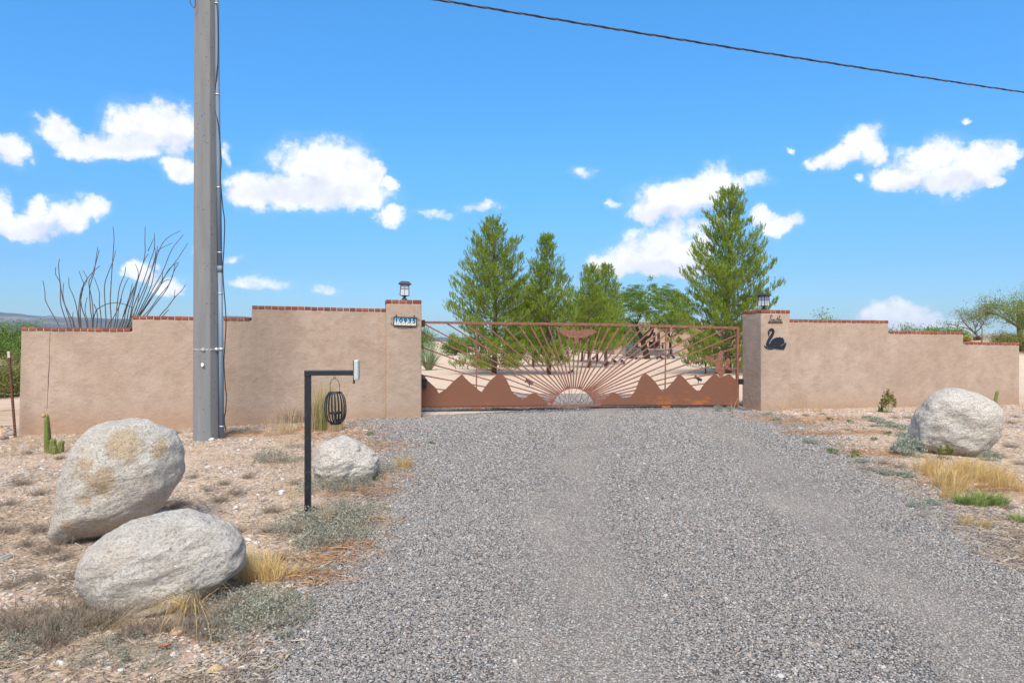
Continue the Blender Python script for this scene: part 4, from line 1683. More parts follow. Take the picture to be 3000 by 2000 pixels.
# ------------------------------------------------------------------ utility pole
def make_pole():
    base = on_ground(604, 1286)
    Yp = base.y
    root = thing('utility_pole', 'tall grey concrete utility pole with a conduit strapped to it', 'utility pole', base)
    k = Yp / FPX
    r0 = 36.5 * k
    topz = 10.8
    r1 = r0 - (4.3 * k) * (topz / (1286 * k)) * 1.0
    m = MB()
    n = 8
    vs = []
    lv = 24
    for i in range(lv + 1):
        z = -0.5 + (topz + 0.5) * i / lv
        r = r0 + (r1 - r0) * max(0, z) / topz
        for q in range(n):
            an = -math.pi / 2 + 2 * math.pi * q / n + R(-4)
            # each corner is a narrow chamfer
            for da in (-0.035, 0.035):
                vs.append((r * math.cos(an + da) * 1.0, r * math.sin(an + da), z))
    nn = 16
    fs = []
    for i in range(lv):
        for q in range(nn):
            fs.append((i * nn + q, i * nn + (q + 1) % nn, (i + 1) * nn + (q + 1) % nn, (i + 1) * nn + q))
    fs.append(tuple(lv * nn + q for q in range(nn)))
    m.add(vs, fs)
    m.build('shaft', M['pole_concrete'], root)
    # conduit
    dy = -0.02

    def pp(u, v, d=dy):
        return at(u, v, Yp + d) - base
    m = MB().tube([pp(650, 1278), pp(647.5, 1020), pp(645, 790)], 0.036, 14)
    c = m.build('conduit', M['pvc_grey'], root, True)
    MB().tube([pp(645.2, 797), pp(645, 779)], 0.042, 14).build('coupling', M['pvc_grey'], c, True)
    for v in (740, 1248, 860, 550, 278, 12):
        u = interp(v, [(0, 634.5), (200, 636), (790, 645), (1278, 650)])
        MB().tube([pp(u, v + 1.5), pp(u, v - 1.5)], 0.0415, 14).build('clip', M['galvanised'], c, True)
    m = MB().tube([pp(645, 779), pp(640, 450), pp(636.5, 200), pp(635, 0), pp(630, -600)], 0.033, 14)
    m.build('conduit', M['pvc_grey'], root, True)
    # straps
    zb = at(604, 1023, Yp).z - base.z
    rb = r0 + (r1 - r0) * zb / topz
    m = MB()
    ring = [(rb * 1.025 * math.cos(-math.pi / 2 + 2 * math.pi * q / 8 + R(1.5)), rb * 1.025 * math.sin(-math.pi / 2 + 2 * math.pi * q / 8 + R(1.5)), zb) for q in range(9)]
    for a, b in zip(ring, ring[1:]):
        m.bar(a, b, 0.022, 0.004, Vector(((a[0] + b[0]) / 2, (a[1] + b[1]) / 2, 0)))
    st = m.build('strap', M['galvanised'], root)
    q = pp(648, 1022)
    m = MB().tube([q + Vector((0, 0, -0.018)), q + Vector((0, 0, 0.018))], 0.043, 14)
    m.box((q.x - 0.095, q.y - 0.05, zb - 0.022), (q.x - 0.03, q.y - 0.02, zb + 0.022))
    m.build('clamp', M['galvanised'], root, True)
    q = pp(597, 1022, -0.165)
    MB().box((q.x - 0.02, q.y - 0.03, zb - 0.02), (q.x + 0.02, q.y + 0.005, zb + 0.02)).build('buckle', M['galvanised'], root, bevel=0.004)
    # white disc
    an = -math.pi / 2 - math.pi / 8 + R(1.5)
    nrm = Vector((math.cos(an), math.sin(an), 0))
    q = pp(597.5, 1068, -0.17)
    rad = (rb - 0.002) * math.cos(math.pi / 8) + 0.006
    tang = Vector((-nrm.y, nrm.x, 0))
    off = (q - nrm * q.dot(nrm))
    cen = nrm * rad + tang * off.dot(tang) + Vector((0, 0, q.z))
    vs = []
    for dpt in (0.0, -0.006):
        for a in np.linspace(0, 2 * math.pi, 17)[:-1]:
            vs.append(cen + nrm * dpt + tang * (0.026 * math.cos(a)) + Vector((0, 0, 0.030 * math.sin(a))))
    fs = [tuple(range(16)), tuple(range(31, 15, -1))] + [(i, (i + 1) % 16, 16 + (i + 1) % 16, 16 + i) for i in range(16)]
    MB().add(vs, fs).build('marker_disc', M['white_paint'], root)
    # loose black cable on the conduit
    pts = [(628, -40), (628, 0), (637.7, 32), (639, 160), (634.5, 223), (630, 303), (641, 376), (648, 463), (646, 520), (652, 600), (658, 651), (656, 727), (653, 804), (662, 932), (658, 1023), (656, 1060), (660, 1130), (663.5, 1161), (661, 1200), (657, 1230), (662, 1262)]
    cp = []
    for u, v in pts:
        uc = interp(v, [(0, 635), (200, 636.5), (790, 645), (1278, 650)])
        lat = (u - uc) * k
        d = -0.02 - math.sqrt(max(0.0, 0.043 ** 2 - lat * lat)) if abs(lat) < 0.043 else -0.03
        cp.append(pp(u, v, d))
    MB().tube(spline(cp, 5), 0.008, 6).build('cable', M['black_cable'], root, True)
    lp = [pp(u, v, -0.2) for u, v in ((556, -30), (557, 4), (563, 18), (570, 24), (572, 10), (571, -30))]
    MB().tube(spline(lp, 5), 0.006, 6).build('wire_loop', M['black_cable'], root, True)
    # crown of the pole, above the picture: the cable is hung here
    MB().box((-0.06, -0.26, 7.15), (0.06, -0.12, 7.33)).build('cable_bracket', M['galvanised'], root)
    return base, Yp


POLE, POLE_Y = make_pole()


def overhead_cable():
    pts_px = [(610, -112), (900, -63), (1281, 0), (1866, 96), (2347, 172), (3000, 271), (3900, 400)]
    # constant height, a little sag: distance follows from the height of the span
    pts = []
    for u, v in pts_px:
        t, w = px_dir(u, v)
        z = interp(u, [(610, 7.27), (1866, 6.72), (3000, 6.9), (3900, 7.4)])
        Y = (z - CAM_H) / w
        pts.append(Vector((t * Y, Y, z)))
    # straighten the plan: fit a line through first and last, keep the measured directions
    a, b = pts[0], pts[-1]
    a = Vector((POLE.x + 0.02, POLE.y - 0.2, 0))
    res = []
    b = Vector((pts[5].x, pts[5].y, 0))
    d = (b - a)
    for u, v in pts_px:
        t, w = px_dir(u, v)
        # intersect the viewing direction with the vertical plane through the two ends
        kk = (a.x - t * a.y) / (t * d.y - d.x)
        q = a + d * kk
        res.append(Vector((q.x, q.y, CAM_H + w * q.y)))
    path = spline(res, 40)
    root = thing('overhead_cable', 'twisted dark service cable strung across the sky from the pole', 'cable', res[0])
    o = res[0]
    tot = 0.0
    ph = [0.0]
    for p, q in zip(path, path[1:]):
        tot += (q - p).length
        ph.append(tot)
    for k, (mat, r) in enumerate((('black_cable', 0.0105), ('black_cable', 0.0105), ('alu_cable', 0.007))):
        cp = []
        for p, s in zip(path, ph):
            an = s * 2 * math.pi / 0.62 + k * 2 * math.pi / 3
            cp.append(p + Vector((-0.3 * math.cos(an), 0.95 * math.cos(an), math.sin(an))) * 0.0115 - o)
        MB().tube(cp, r, 6).build('strand', M[mat], root, True)


overhead_cable()


# ------------------------------------------------------------------ keypad stand and hanging lantern
def keypad_stand():
    b = on_ground(902, 1515)
    Y = b.y
    k = Y / FPX
    root = thing('keypad_stand', 'black steel keypad post bent into an arm at the drive edge', 'keypad post', b, R(6))
    hz = (1515 - 1084) * k
    w = 0.050
    m = MB().box((-w / 2, -w / 2, -0.25), (w / 2, w / 2, hz - 0.046))
    m.build('post', M['black_paint'], root, bevel=0.004)
    x1 = (1034 - 902) * k
    zc = hz - 0.023
    MB().box((-w / 2 - 0.002, -w / 2 + 0.001, hz - 0.0455), (x1, w / 2 - 0.001, hz)).build('arm', M['black_paint'], root, bevel=0.004)
    wl = MB()
    wl.tube([(-w / 2, -w / 2 - 0.001, hz - 0.046), (0, -w / 2 - 0.003, hz - 0.044), (w / 2, -w / 2 - 0.001, hz - 0.047)], 0.004, 6)
    wl.build('weld', M['black_iron'], root, True)
    # plate at the end of the arm, the keypad facing the drive
    zt, zb = (1515 - 1057) * k, (1515 - 1124) * k
    MB().box((x1, -0.055, zb), (x1 + 0.005, 0.045, zt)).build('mount_plate', M['rust_dark'], root)
    kt, kb = (1515 - 1054) * k, (1515 - 1114) * k
    kp = MB().box((x1 + 0.0055, -0.06, kb), (x1 + 0.045, 0.05, kt)).build('keypad_box', M['keypad_plastic'], root, bevel=0.012)
    MB().box((x1 + 0.0455, -0.045, kb + 0.02), (x1 + 0.048, 0.035, kt - 0.03)).build('key_panel', M['galvanised'], kp)
    MB().box((x1 + 0.012, -0.063, kb + 0.004), (x1 + 0.030, -0.0605, kb + 0.022)).build('lock', M['galvanised'], kp)
    # hanging lantern
    Mx = Matrix.Rotation(R(6), 3, 'Z')
    lx = (982 - 902) * k
    wp = b + Mx @ Vector((lx, 0, 0))
    z_bot = (1515 - 1243) * k + b.z
    lan = thing('hanging_lantern', 'black wire cage candle lantern hanging from the keypad arm', 'lantern', (wp.x, wp.y, z_bot), R(8))
    lan.rotation_euler = (0, R(-1.5), R(8))
    H = (1243 - 1148) * k
    rt, rbm, rm = 19 * k, 16.5 * k, 31.5 * k
    it = M['black_iron']

    def ringm(r, z0, z1, th=0.004):
        q = MB()
        n = 24
        vs, fs = [], []
        for rr, z in ((r, z0), (r, z1), (r - th, z1), (r - th, z0)):
            for i in range(n):
                vs.append((rr * math.cos(2 * math.pi * i / n), rr * math.sin(2 * math.pi * i / n), z))
        for s in range(4):
            for i in range(n):
                fs.append((s * n + i, s * n + (i + 1) % n, ((s + 1) % 4) * n + (i + 1) % n, ((s + 1) % 4) * n + i))
        return q.add(vs, fs)
    ringm(rt, H - 0.014, H).build('top_ring', it, lan, True)
    ringm(rbm, 0.0, 0.017).build('bottom_ring', it, lan, True)
    n = 20
    for i in range(n):
        an = 2 * math.pi * (i + 0.5) / n
        pts = []
        for z, r in ((0.012, rbm), (H * 0.14, rbm + (rm - rbm) * 0.62), (H * 0.3, rm * 0.965), (H * 0.5, rm), (H * 0.7, rm * 0.955), (H * 0.86, rt + (rm - rt) * 0.55), (H - 0.008, rt)):
            pts.append((r * math.cos(an), r * math.sin(an), z))
        q = MB()
        sp = spline(pts, 4)
        for p0, p1 in zip(sp, sp[1:]):
            q.bar(p0, p1, 0.0085, 0.003, Vector((math.cos(an), math.sin(an), 0)))
        q.build('rib', it, lan)
    MB().lathe([(0.0, 0.003), (rbm * 0.98, 0.003), (rbm * 0.98, 0.006), (0.0, 0.006)], 20).build('floor', it, lan)
    MB().lathe([(0.03, 0.006), (0.028, 0.02), (0.012, 0.04), (0.010, 0.075), (0.016, 0.088), (0.048, 0.090), (0.049, 0.104), (0.0, 0.104)], 16).build('candle_holder', it, lan, True)
    hh = (1146 - 1108) * k + 0.003
    pts = [(-rt * 0.68, 0, H - 0.004), (-rt * 0.72, 0, H + hh * 0.45), (-rt * 0.5, 0, H + hh * 0.86), (0, 0, H + hh), (rt * 0.5, 0, H + hh * 0.86), (rt * 0.72, 0, H + hh * 0.45), (rt * 0.68, 0, H - 0.004)]
    MB().tube(spline(pts, 5), 0.0024, 6).build('handle', it, lan, True)
    zz = H + hh
    top = (1515 - 1101) * k + b.z - z_bot
    hk = [(0.008 * math.cos(a), 0, zz + 0.006 + 0.009 * math.sin(a)) for a in np.linspace(-4.2, 1.2, 12)] + [(0.0, 0, top)]
    MB().tube(hk, 0.0022, 6).build('hook', M['rust_dark'], lan, True)


keypad_stand()


# ------------------------------------------------------------------ boulders
def boulder(name, label, outline, base_v, depth_ratio, mat, seed, rough=0.03, yaw=0.0, lam=0.0, sub=6):
    us = [p[0] for p in outline]
    vs_ = [p[1] for p in outline]
    base = on_ground((min(us) + max(us)) / 2, base_v)
    width = (max(us) - min(us)) / FPX * base.y
    Y = base.y + width * depth_ratio * 0.16
    cu, cv = (min(us) + max(us)) / 2, (min(vs_) + max(vs_)) / 2
    c = at(cu, cv, Y)
    k = Y / FPX
    ang = []
    for (u, v) in outline:
        dx, dz = (u - cu) * k * 0.915, -(v - cv) * k * 0.955
        ang.append((math.atan2(dz, dx), math.hypot(dx, dz)))
    ang.sort()
    ext = [(ang[-1][0] - 2 * math.pi, ang[-1][1])] + ang + [(ang[0][0] + 2 * math.pi, ang[0][1])]
    A = np.array([e[0] for e in ext])
    Rr = np.array([e[1] for e in ext])
    bm = bmesh.new()
    bmesh.ops.create_icosphere(bm, subdivisions=sub, radius=1.0)
    off = Vector((seed * 7.3, seed * 3.1, seed * 1.7))
    hd = width * 0.5 * depth_ratio
    pr = random.Random(seed * 17)
    planes = []
    for _ in range(7):       # broken faces on the camera side and top
        n = Vector((pr.gauss(0, 0.8), -abs(pr.gauss(0.7, 0.4)), pr.gauss(0.15, 0.7))).normalized()
        planes.append((n, pr.uniform(0.70, 0.86)))
    for v in bm.verts:
        d = v.co.normalized()
        rho = math.hypot(d.x, d.z)
        th = math.atan2(d.z, d.x)
        r = 0.0
        for q in (-0.06, 0.0, 0.06):
            a = (th + q + math.pi) % (2 * math.pi) - math.pi
            r += float(np.interp(a, A, Rr)) / 3
        e = 0.86       # a little boxier than an ellipsoid
        rr = rho ** e
        yy = math.copysign(abs(d.y) ** e, d.y)
        p = Vector((r * rr * math.cos(th), hd * yy, r * rr * math.sin(th)))
        for n, hq in planes:
            lim = hq * (abs(n.x) * width * 0.40 + abs(n.y) * hd * 0.85 + abs(n.z) * width * 0.36)
            ex = p.dot(n) - lim
            if ex > 0:
                p -= n * ex * 0.7 * abs(d.y) ** 0.5
        f = mnoise.fractal(p * 2.2 + off, 1.0, 2.0, 3) * rough * 1.4 * abs(d.y)
        g = mnoise.fractal(Vector((p.x * 9, p.y * 9, (p.z - 0.25 * p.x) * (9 + lam * 26))) + off, 0.9, 2.1, 5) * rough * 0.36
        rdg = mnoise.noise(Vector((p.x * 4, p.y * 4, (p.z - 0.3 * p.x) * (4 + lam * 8))) + off)
        g += -abs(rdg) * rough * 0.5 + rough * 0.12
        p += d * (f + g)
        v.co = p
    me = bpy.data.meshes.new(name)
    bm.to_mesh(me)
    bm.free()
    me.materials.append(mat)
    me.polygons.foreach_set('use_smooth', [True] * len(me.polygons))
    o = link(name, me, None, c)
    o.rotation_euler = (0, 0, -math.atan2(c.x, c.y))
    return tag(o, label, 'boulder')


zA = lambda P: zmap(P, 0, 1150, 900 / 1882.0)
boulder('boulder', 'tall cream granite boulder with ochre stains, leaning behind the oblong one',
        zA([(345, 915), (328, 850), (350, 770), (370, 690), (380, 600), (410, 450), (450, 330), (500, 250), (560, 200), (650, 165), (750, 153), (860, 150), (930, 168), (980, 195), (1050, 230), (1095, 280), (1115, 350), (1125, 430), (1118, 520),
            (1085, 590), (1030, 660), (960, 735), (850, 800), (720, 850), (600, 885), (500, 905), (420, 925)]), 1575, 0.85, M['granite_ochre'], 1, 0.030, 0.0, 0.2)
boulder('boulder', 'oblong pale granite boulder with dry grass beneath it',
        zA([(500, 1055), (512, 990), (560, 910), (640, 850), (740, 790), (850, 755), (960, 738), (1090, 730), (1200, 745), (1320, 790), (1420, 850), (1480, 900), (1507, 970), (1508, 1050), (1495, 1110), (1420, 1170), (1290, 1225), (1180, 1300),
            (1060, 1345), (900, 1362), (760, 1362), (680, 1345), (605, 1265), (545, 1185), (512, 1110)]), 1770, 0.72, M['granite_pale'], 2, 0.032, 0.0, 0.55)
boulder('boulder', 'small craggy grey boulder behind the keypad post',
        zmap([(1210, 520), (1235, 420), (1310, 330), (1390, 285), (1480, 263), (1600, 272), (1700, 305), (1750, 350), (1830, 400), (1885, 460), (1920, 530), (1915, 600), (1850, 660), (1720, 705), (1560, 735), (1400, 750), (1290, 715), (1230, 620)], 550, 1200, 700 / 2352.0),
        1408, 0.85, M['granite_grey'], 3, 0.045, 0.0, 0.3)
boulder('boulder', 'big rounded grey boulder alone in front of the stepped down wall',
        zmap([(1140, 1345), (1165, 1270), (1197, 1190), (1215, 1130), (1270, 1060), (1340, 970), (1400, 920), (1480, 892), (1570, 885), (1650, 898), (1720, 922), (1800, 950), (1880, 1000), (1930, 1050), (1953, 1120), (1950, 1230), (1930, 1320),
              (1865, 1410), (1810, 1490), (1740, 1540), (1600, 1560), (1450, 1550), (1310, 1500), (1200, 1440)], 2300, 850, 0.3189),
        1330, 0.85, M['granite_large'], 4, 0.038, 0.0, 0.15)


def small_rock(name, label, u, v, w, h, d, mat, seed, group=None, parent=None):
    b = on_ground(u, v)
    bm = bmesh.new()
    bmesh.ops.create_icosphere(bm, subdivisions=3, radius=1.0)
    off = Vector((seed * 5.1, seed * 2.3, 0))
    for q in bm.verts:
        s = 1 + 0.34 * mnoise.noise(q.co * 1.1 + off) + 0.1 * mnoise.noise(q.co * 3 + off)
        q.co = Vector((q.co.x * s * w / 2, q.co.y * s * d / 2, q.co.z * s * h / 2))
    me = bpy.data.meshes.new(name)
    bm.to_mesh(me)
    bm.free()
    me.materials.append(mat)
    me.polygons.foreach_set('use_smooth', [True] * len(me.polygons))
    o = link(name, me, None, (b.x, b.y, b.z + h * 0.25))
    o.rotation_euler = (0, 0, seed * 1.3)
    return tag(o, label, 'rock', group)


plain('rock_tan', (0.46, 0.32, 0.21), 0.9, 0.15, 0, 0.25, 14, 0.004)
plain('rock_brown', (0.27, 0.18, 0.14), 0.9, 0.15, 0, 0.25, 14, 0.004)
plain('rock_grey', (0.30, 0.29, 0.28), 0.9, 0.15, 0, 0.25, 14, 0.004)
plain('rock_white', (0.58, 0.55, 0.50), 0.9, 0.15, 0, 0.2, 14, 0.004)
plain('rock_yellow', (0.52, 0.38, 0.19), 0.9, 0.15, 0, 0.25, 14, 0.004)
small_rock('rock', 'flat tan rock in front of the oblong boulder', 525, 1855, 0.10, 0.045, 0.07, M['rock_tan'], 1)
small_rock('rock', 'reddish brown rock in front of the oblong boulder', 433, 1855, 0.08, 0.05, 0.06, M['rock_brown'], 2)
small_rock('rock', 'yellowish rock at the gravel edge', 630, 1965, 0.07, 0.035, 0.05, M['rock_yellow'], 3)
small_rock('rock', 'smooth grey rock at the gravel edge', 658, 1940, 0.05, 0.03, 0.04, M['rock_grey'], 4)
small_rock('rock', 'white rock lying at the foot of the utility pole', 617, 1290, 0.10, 0.06, 0.07, M['rock_white'], 5)
small_rock('rock', 'flat grey rock beside the tall leaning boulder', 15, 1636, 0.14, 0.035, 0.06, M['rock_grey'], 6)
small_rock('rock', 'dark flat stone lying on the driveway gravel', 1193, 1757, 0.055, 0.02, 0.035, M['rock_grey'], 7)
small_rock('rock', 'rusty brown flat stone on the gravel below the keypad post', 1108, 1500, 0.075, 0.02, 0.05, M['rock_brown'], 8)
small_rock('rock', 'round pale rock beside the dry brush at the oblong boulder', 240, 1768, 0.045, 0.05, 0.04, M['rock_tan'], 9)
for i, (u, v) in enumerate(((823, 1448), (825, 1442), (610, 1370), (690, 1490), (490, 1470), (700, 1320), (735, 1290))):
    small_rock('rock', 'small white stone lying on the sandy soil left of the keypad post', u, v, 0.05 + 0.02 * (i % 3), 0.035, 0.045, M['rock_white'], 11 + i, 'white stones on the sandy soil')
for i in range(22):
    u = random.uniform(-30, 42)
    v = 1292 - random.random() * 36
    tint = random.choice(['grey', 'tan', 'brown'])
    small_rock('rock', tint + ' stone in the heap at the leaning fence post', u, v, random.uniform(0.08, 0.17), random.uniform(0.06, 0.11), 0.1, M['rock_' + tint], 30 + i, tint + ' stones heaped at the fence post')


# ------------------------------------------------------------------ vegetation
def ribbon(vs, fs, pts, w, side):
    b = len(vs)
    n = len(pts)
    for i, p in enumerate(pts):
        ww = w * (1 - (i / (n - 1)) ** 1.6 * 0.9) * 0.5
        vs.append(p - side * ww)
        vs.append(p + side * ww)
    for i in range(n - 1):
        fs.append((b + 2 * i, b + 2 * i + 1, b + 2 * i + 3, b + 2 * i + 2))


def grass_mesh(name, mat, n, height, spread, lean, w, seed, lean_dir=None, droop=0.5):
    rr = random.Random(seed)
    vs, fs = [], []
    for _ in range(n):
        an = rr.uniform(0, 2 * math.pi)
        r = spread * math.sqrt(rr.random())
        p = Vector((r * math.cos(an), r * math.sin(an), -0.01))
        h = height * rr.uniform(0.45, 1.1)
        out = Vector((math.cos(an), math.sin(an), 0)) * rr.uniform(0.15, 1) + Vector((rr.gauss(0, 0.35), rr.gauss(0, 0.35), 0))
        if lean_dir is not None:
            out += Vector(lean_dir)
        ln = lean * h * rr.uniform(0.4, 1.3)
        pts = []
        for k in range(5):
            t = k / 4
            pts.append(p + out * (ln * t ** 1.7) + Vector((0, 0, max(0.004, h * (t - droop * t * t * t * min(1.0, lean))))))
        side = Vector((rr.uniform(-1, 1), rr.uniform(-1, 1), 0))
        if side.length < 0.1:
            side = Vector((1, 0, 0))
        side.normalize()
        ribbon(vs, fs, pts, w * rr.uniform(0.7, 1.3), side)
    return np_mesh(name, [tuple(v) for v in vs], fs, mat)


def shrub_mesh(name, leaf_mat, n, rx, rz, leaf, seed, twig_mat=None, open_=0.6, aspect=0.45):
    """low mound of small leaves on thin stems"""
    rr = random.Random(seed)
    vs, fs = [], []
    tips = []
    ns = max(6, n // 22)
    for _ in range(ns):
        an = rr.uniform(0, 2 * math.pi)
        r = rx * math.sqrt(rr.random())
        h = rz * (1 - 0.65 * (r / rx) ** 2) * rr.uniform(0.55, 1.1)
        tips.append(Vector((r * math.cos(an), r * math.sin(an), h)))
    for t in tips:
        base = Vector((t.x * 0.35, t.y * 0.35, -0.01))
        mid = base.lerp(t, 0.6) + Vector((rr.gauss(0, 0.1) * rx, rr.gauss(0, 0.1) * rx, 0))
        ribbon(vs, fs, [base, mid, t], 0.0045, Vector((rr.uniform(-1, 1), rr.uniform(-1, 1), 0.1)).normalized())
        for _ in range(n // ns):
            q = rr.random() ** open_
            c = (mid.lerp(t, q)) + Vector((rr.gauss(0, 1), rr.gauss(0, 1), rr.gauss(0, 0.7))) * (rx * 0.075)
            c.z = max(0.003, c.z)
            d = Vector((rr.gauss(0, 1), rr.gauss(0, 1), abs(rr.gauss(0.5, 0.8)))).normalized()
            s = d.orthogonal().normalized()
            s = Matrix.Rotation(rr.uniform(0, 6.28), 3, d) @ s
            L = leaf * rr.uniform(0.6, 1.3)
            b = len(vs)
            vs.extend([c, c + d * L * 0.5 + s * L * aspect * 0.5, c + d * L, c + d * L * 0.5 - s * L * aspect * 0.5])
            fs.append((b, b + 1, b + 2, b + 3))
    return np_mesh(name, [tuple(v) for v in vs], fs, leaf_mat)


def brush_mesh(name, mat, n, rx, rz, seed, w=0.004):
    """dead twiggy brush"""
    rr = random.Random(seed)
    vs, fs = [], []
    for _ in range(n):
        an = rr.uniform(0, 2 * math.pi)
        base = Vector((rx * 0.3 * rr.gauss(0, 1), rx * 0.3 * rr.gauss(0, 1), -0.01))
        d = Vector((math.cos(an) * rr.uniform(0.3, 1.2), math.sin(an) * rr.uniform(0.3, 1.2), rr.uniform(0.4, 1.2)))
        L = rz * rr.uniform(0.5, 1.2)
        pts = [base]
        for k in range(3):
            d = (d + Vector((rr.gauss(0, 0.3), rr.gauss(0, 0.3), rr.gauss(0, 0.15)))).normalized()
            pts.append(pts[-1] + d * L / 3)
            pts[-1].z = max(0.004, pts[-1].z)
        ribbon(vs, fs, pts, w, Vector((rr.uniform(-1, 1), rr.uniform(-1, 1), 0.2)).normalized())
        for k in range(2):
            i = rr.choice((1, 2))
            e = pts[i] + (d + Vector((rr.gauss(0, 0.7), rr.gauss(0, 0.7), rr.gauss(0.2, 0.4)))).normalized() * L * 0.35
            e.z = max(0.004, e.z)
            ribbon(vs, fs, [pts[i], pts[i].lerp(e, 0.5), e], w * 0.8, Vector((rr.uniform(-1, 1), rr.uniform(-1, 1), 0.2)).normalized())
    return np_mesh(name, [tuple(v) for v in vs], fs, mat)


def plant(name, meshes, u, v, s, label, cat, group=None, sz=None, dz=0.0, rot=None):
    b = on_ground(u, v)
    o = link(name, random.choice(meshes), None, (b.x, b.y, drive_z(b.x, b.y) + dz))
    o.rotation_euler = (0, 0, random.uniform(0, 6.28) if rot is None else rot)
    o.scale = (s, s, s if sz is None else sz)
    return tag(o, label, cat, group)


GOLD = [grass_mesh('golden_grass', M['gold_grass'], 210, 0.31, 0.11, 0.75, 0.0036, i, (0.25, -0.25, 0)) for i in (1, 2, 3)]
GREEN = [grass_mesh('green_grass', M['green_grass'], 230, 0.21, 0.10, 0.85, 0.0055, i) for i in (4, 5)]
STRAW = [grass_mesh('straw_grass', M['straw_grass'], 46, 0.55, 0.07, 0.35, 0.0040, i) for i in (6, 7)]
DROOP = [grass_mesh('golden_grass', M['gold_grass'], 90, 0.42, 0.035, 1.25, 0.0036, i, (-0.2, -0.5, 0), 0.85) for i in (8, 9)]
SAGE = [shrub_mesh('sage_mat', M['sage_leaf'], 1500, 0.28, 0.10, 0.017, i) for i in (10, 11, 12)]
SAGEB = [shrub_mesh('sage_shrub', M['sage_blue'], 900, 0.15, 0.14, 0.022, i) for i in (13, 14)]
WEED = [shrub_mesh('weed', M['weed_green'], 320, 0.10, 0.09, 0.022, i) for i in (15, 16)]
BRUSH = [brush_mesh('dry_brush', M['dry_brush'], 190, 0.16, 0.17, i, 0.0028) for i in (17, 18, 19)]

GS = 'golden grass tufts by the big rounded boulder'
for (u, v, s) in ((2700, 1380, 0.8), (2735, 1372, 0.9), (2765, 1425, 1.05), (2800, 1440, 1.1), (2770, 1400, 0.9), (2830, 1410, 1.0), (2868, 1402, 0.95), (2900, 1415, 1.0), (2935, 1432, 1.05), (2910, 1395, 0.9),
                  (2850, 1385, 0.9), (2805, 1385, 0.85), (2940, 1408, 0.8), (2780, 1460, 0.7), (2820, 1375, 0.8), (2725, 1395, 0.7)):
    plant('golden_grass', GOLD, u, v, s, 'tuft of golden dry grass in the patch at the foot of the big rounded boulder', 'grass tuft', GS, rot=random.uniform(-0.5, 0.5))
for i, (u, v, s) in enumerate(((2855, 1480, 1.0), (2890, 1475, 1.05), (2920, 1480, 0.85), (2825, 1478, 0.75))):
    plant('green_grass', GREEN, u, v, s, 'tuft of green grass in front of the golden grass patch', 'grass tuft', 'green grass tufts')
for (u, v, s) in ((2827, 1540, 0.45), (2884, 1545, 0.4), (2875, 1430, 0.4)):
    plant('golden_grass', GOLD, u, v, s, 'tiny golden tuft growing out of the gravel', 'grass tuft', 'tiny golden tufts in gravel', rot=0)
plant('green_grass', GREEN, 2985, 1528, 0.6, 'small yellow green tuft past the green grass', 'grass tuft')
plant('golden_grass', GOLD, 2995, 1440, 0.6, 'lone golden tuft on bare soil past the grass patch', 'grass tuft')
plant('sage_shrub', SAGEB, 2660, 1335, 1.35, 'blue green leafy shrub against the left side of the big rounded boulder', 'shrub', sz=2.1)
plant('weed', [shrub_mesh('weed', M['creosote_leaf'], 420, 0.12, 0.25, 0.03, 77)], 2765, 1345, 1.0, 'yellow green weed at the foot of the big rounded boulder', 'weed')
plant('sage_shrub', SAGEB, 2905, 1350, 0.9, 'low blue green shrub at the right foot of the big rounded boulder', 'shrub')
plant('weed', [shrub_mesh('weed', M['creosote_leaf'], 700, 0.16, 0.55, 0.045, 71)], 2601, 1209, 1.0, 'upright olive brown weed by the wall', 'weed')
plant('agave', [grass_mesh('agave', M['weed_green'], 14, 0.24, 0.04, 0.45, 0.045, 72)], 2580, 1207, 1.0, 'little green agave beside the olive brown weed', 'agave')
for (u, v, s) in ((2570, 1235, 1.0), (2600, 1250, 1.2), (2640, 1258, 1.0), (2540, 1228, 0.8), (2650, 1280, 0.9)):
    plant('sage_shrub', SAGEB, u, v, s, 'low blue green shrub on the ground between the wall and the gravel', 'shrub', 'low shrubs before the right wall', sz=s * 0.7)
for (u, v, s) in ((2370, 1300, 0.9), (2250, 1218, 0.9), (2275, 1235, 0.9)):
    plant('sage_shrub', SAGEB, u, v, s * 0.8, 'small grey green weed in pine straw near the swan pillar', 'weed', 'weeds near the swan pillar', sz=s * 0.6)
for (u, v, s) in ((2440, 1330, 0.8), (2505, 1340, 0.7), (2430, 1232, 0.7), (2490, 1240, 0.7), (2600, 1275, 0.7), (2560, 1290, 0.6), (2505, 1328, 0.6)):
    plant('weed', WEED, u, v, s, 'tiny green weed sprouting from the gravel margin', 'weed', 'green weeds in the gravel margin')
for (u, v, s) in ((2525, 1355, 0.8), (2600, 1390, 1.0), (2650, 1395, 0.9), (2665, 1400, 0.8), (2690, 1490, 0.8), (2730, 1480, 0.8)):
    plant('sage_mat', SAGEB, u, v, s * 0.8, 'grey weed lying at the edge of the driveway gravel', 'weed', 'grey weeds at the gravel edge', sz=s * 0.5)
for (u, v, s) in ((1390, 1207, 0.55), (1432, 1206, 0.85), (1452, 1205, 0.7), (2105, 1204, 0.9), (2140, 1203, 0.8)):
    plant('sage_shrub', SAGEB, u, v + 3, s * 0.8, 'blue green sprig growing in the strip in front of the gate', 'weed', 'sprigs before the gate', dz=0.03)
plant('weed', WEED, 1262, 1305, 0.5, 'single green weed in the driveway gravel near the left pillar', 'weed')
plant('weed', WEED, 1085, 1275, 0.7, 'green weed where the pine straw meets the gravel', 'weed')

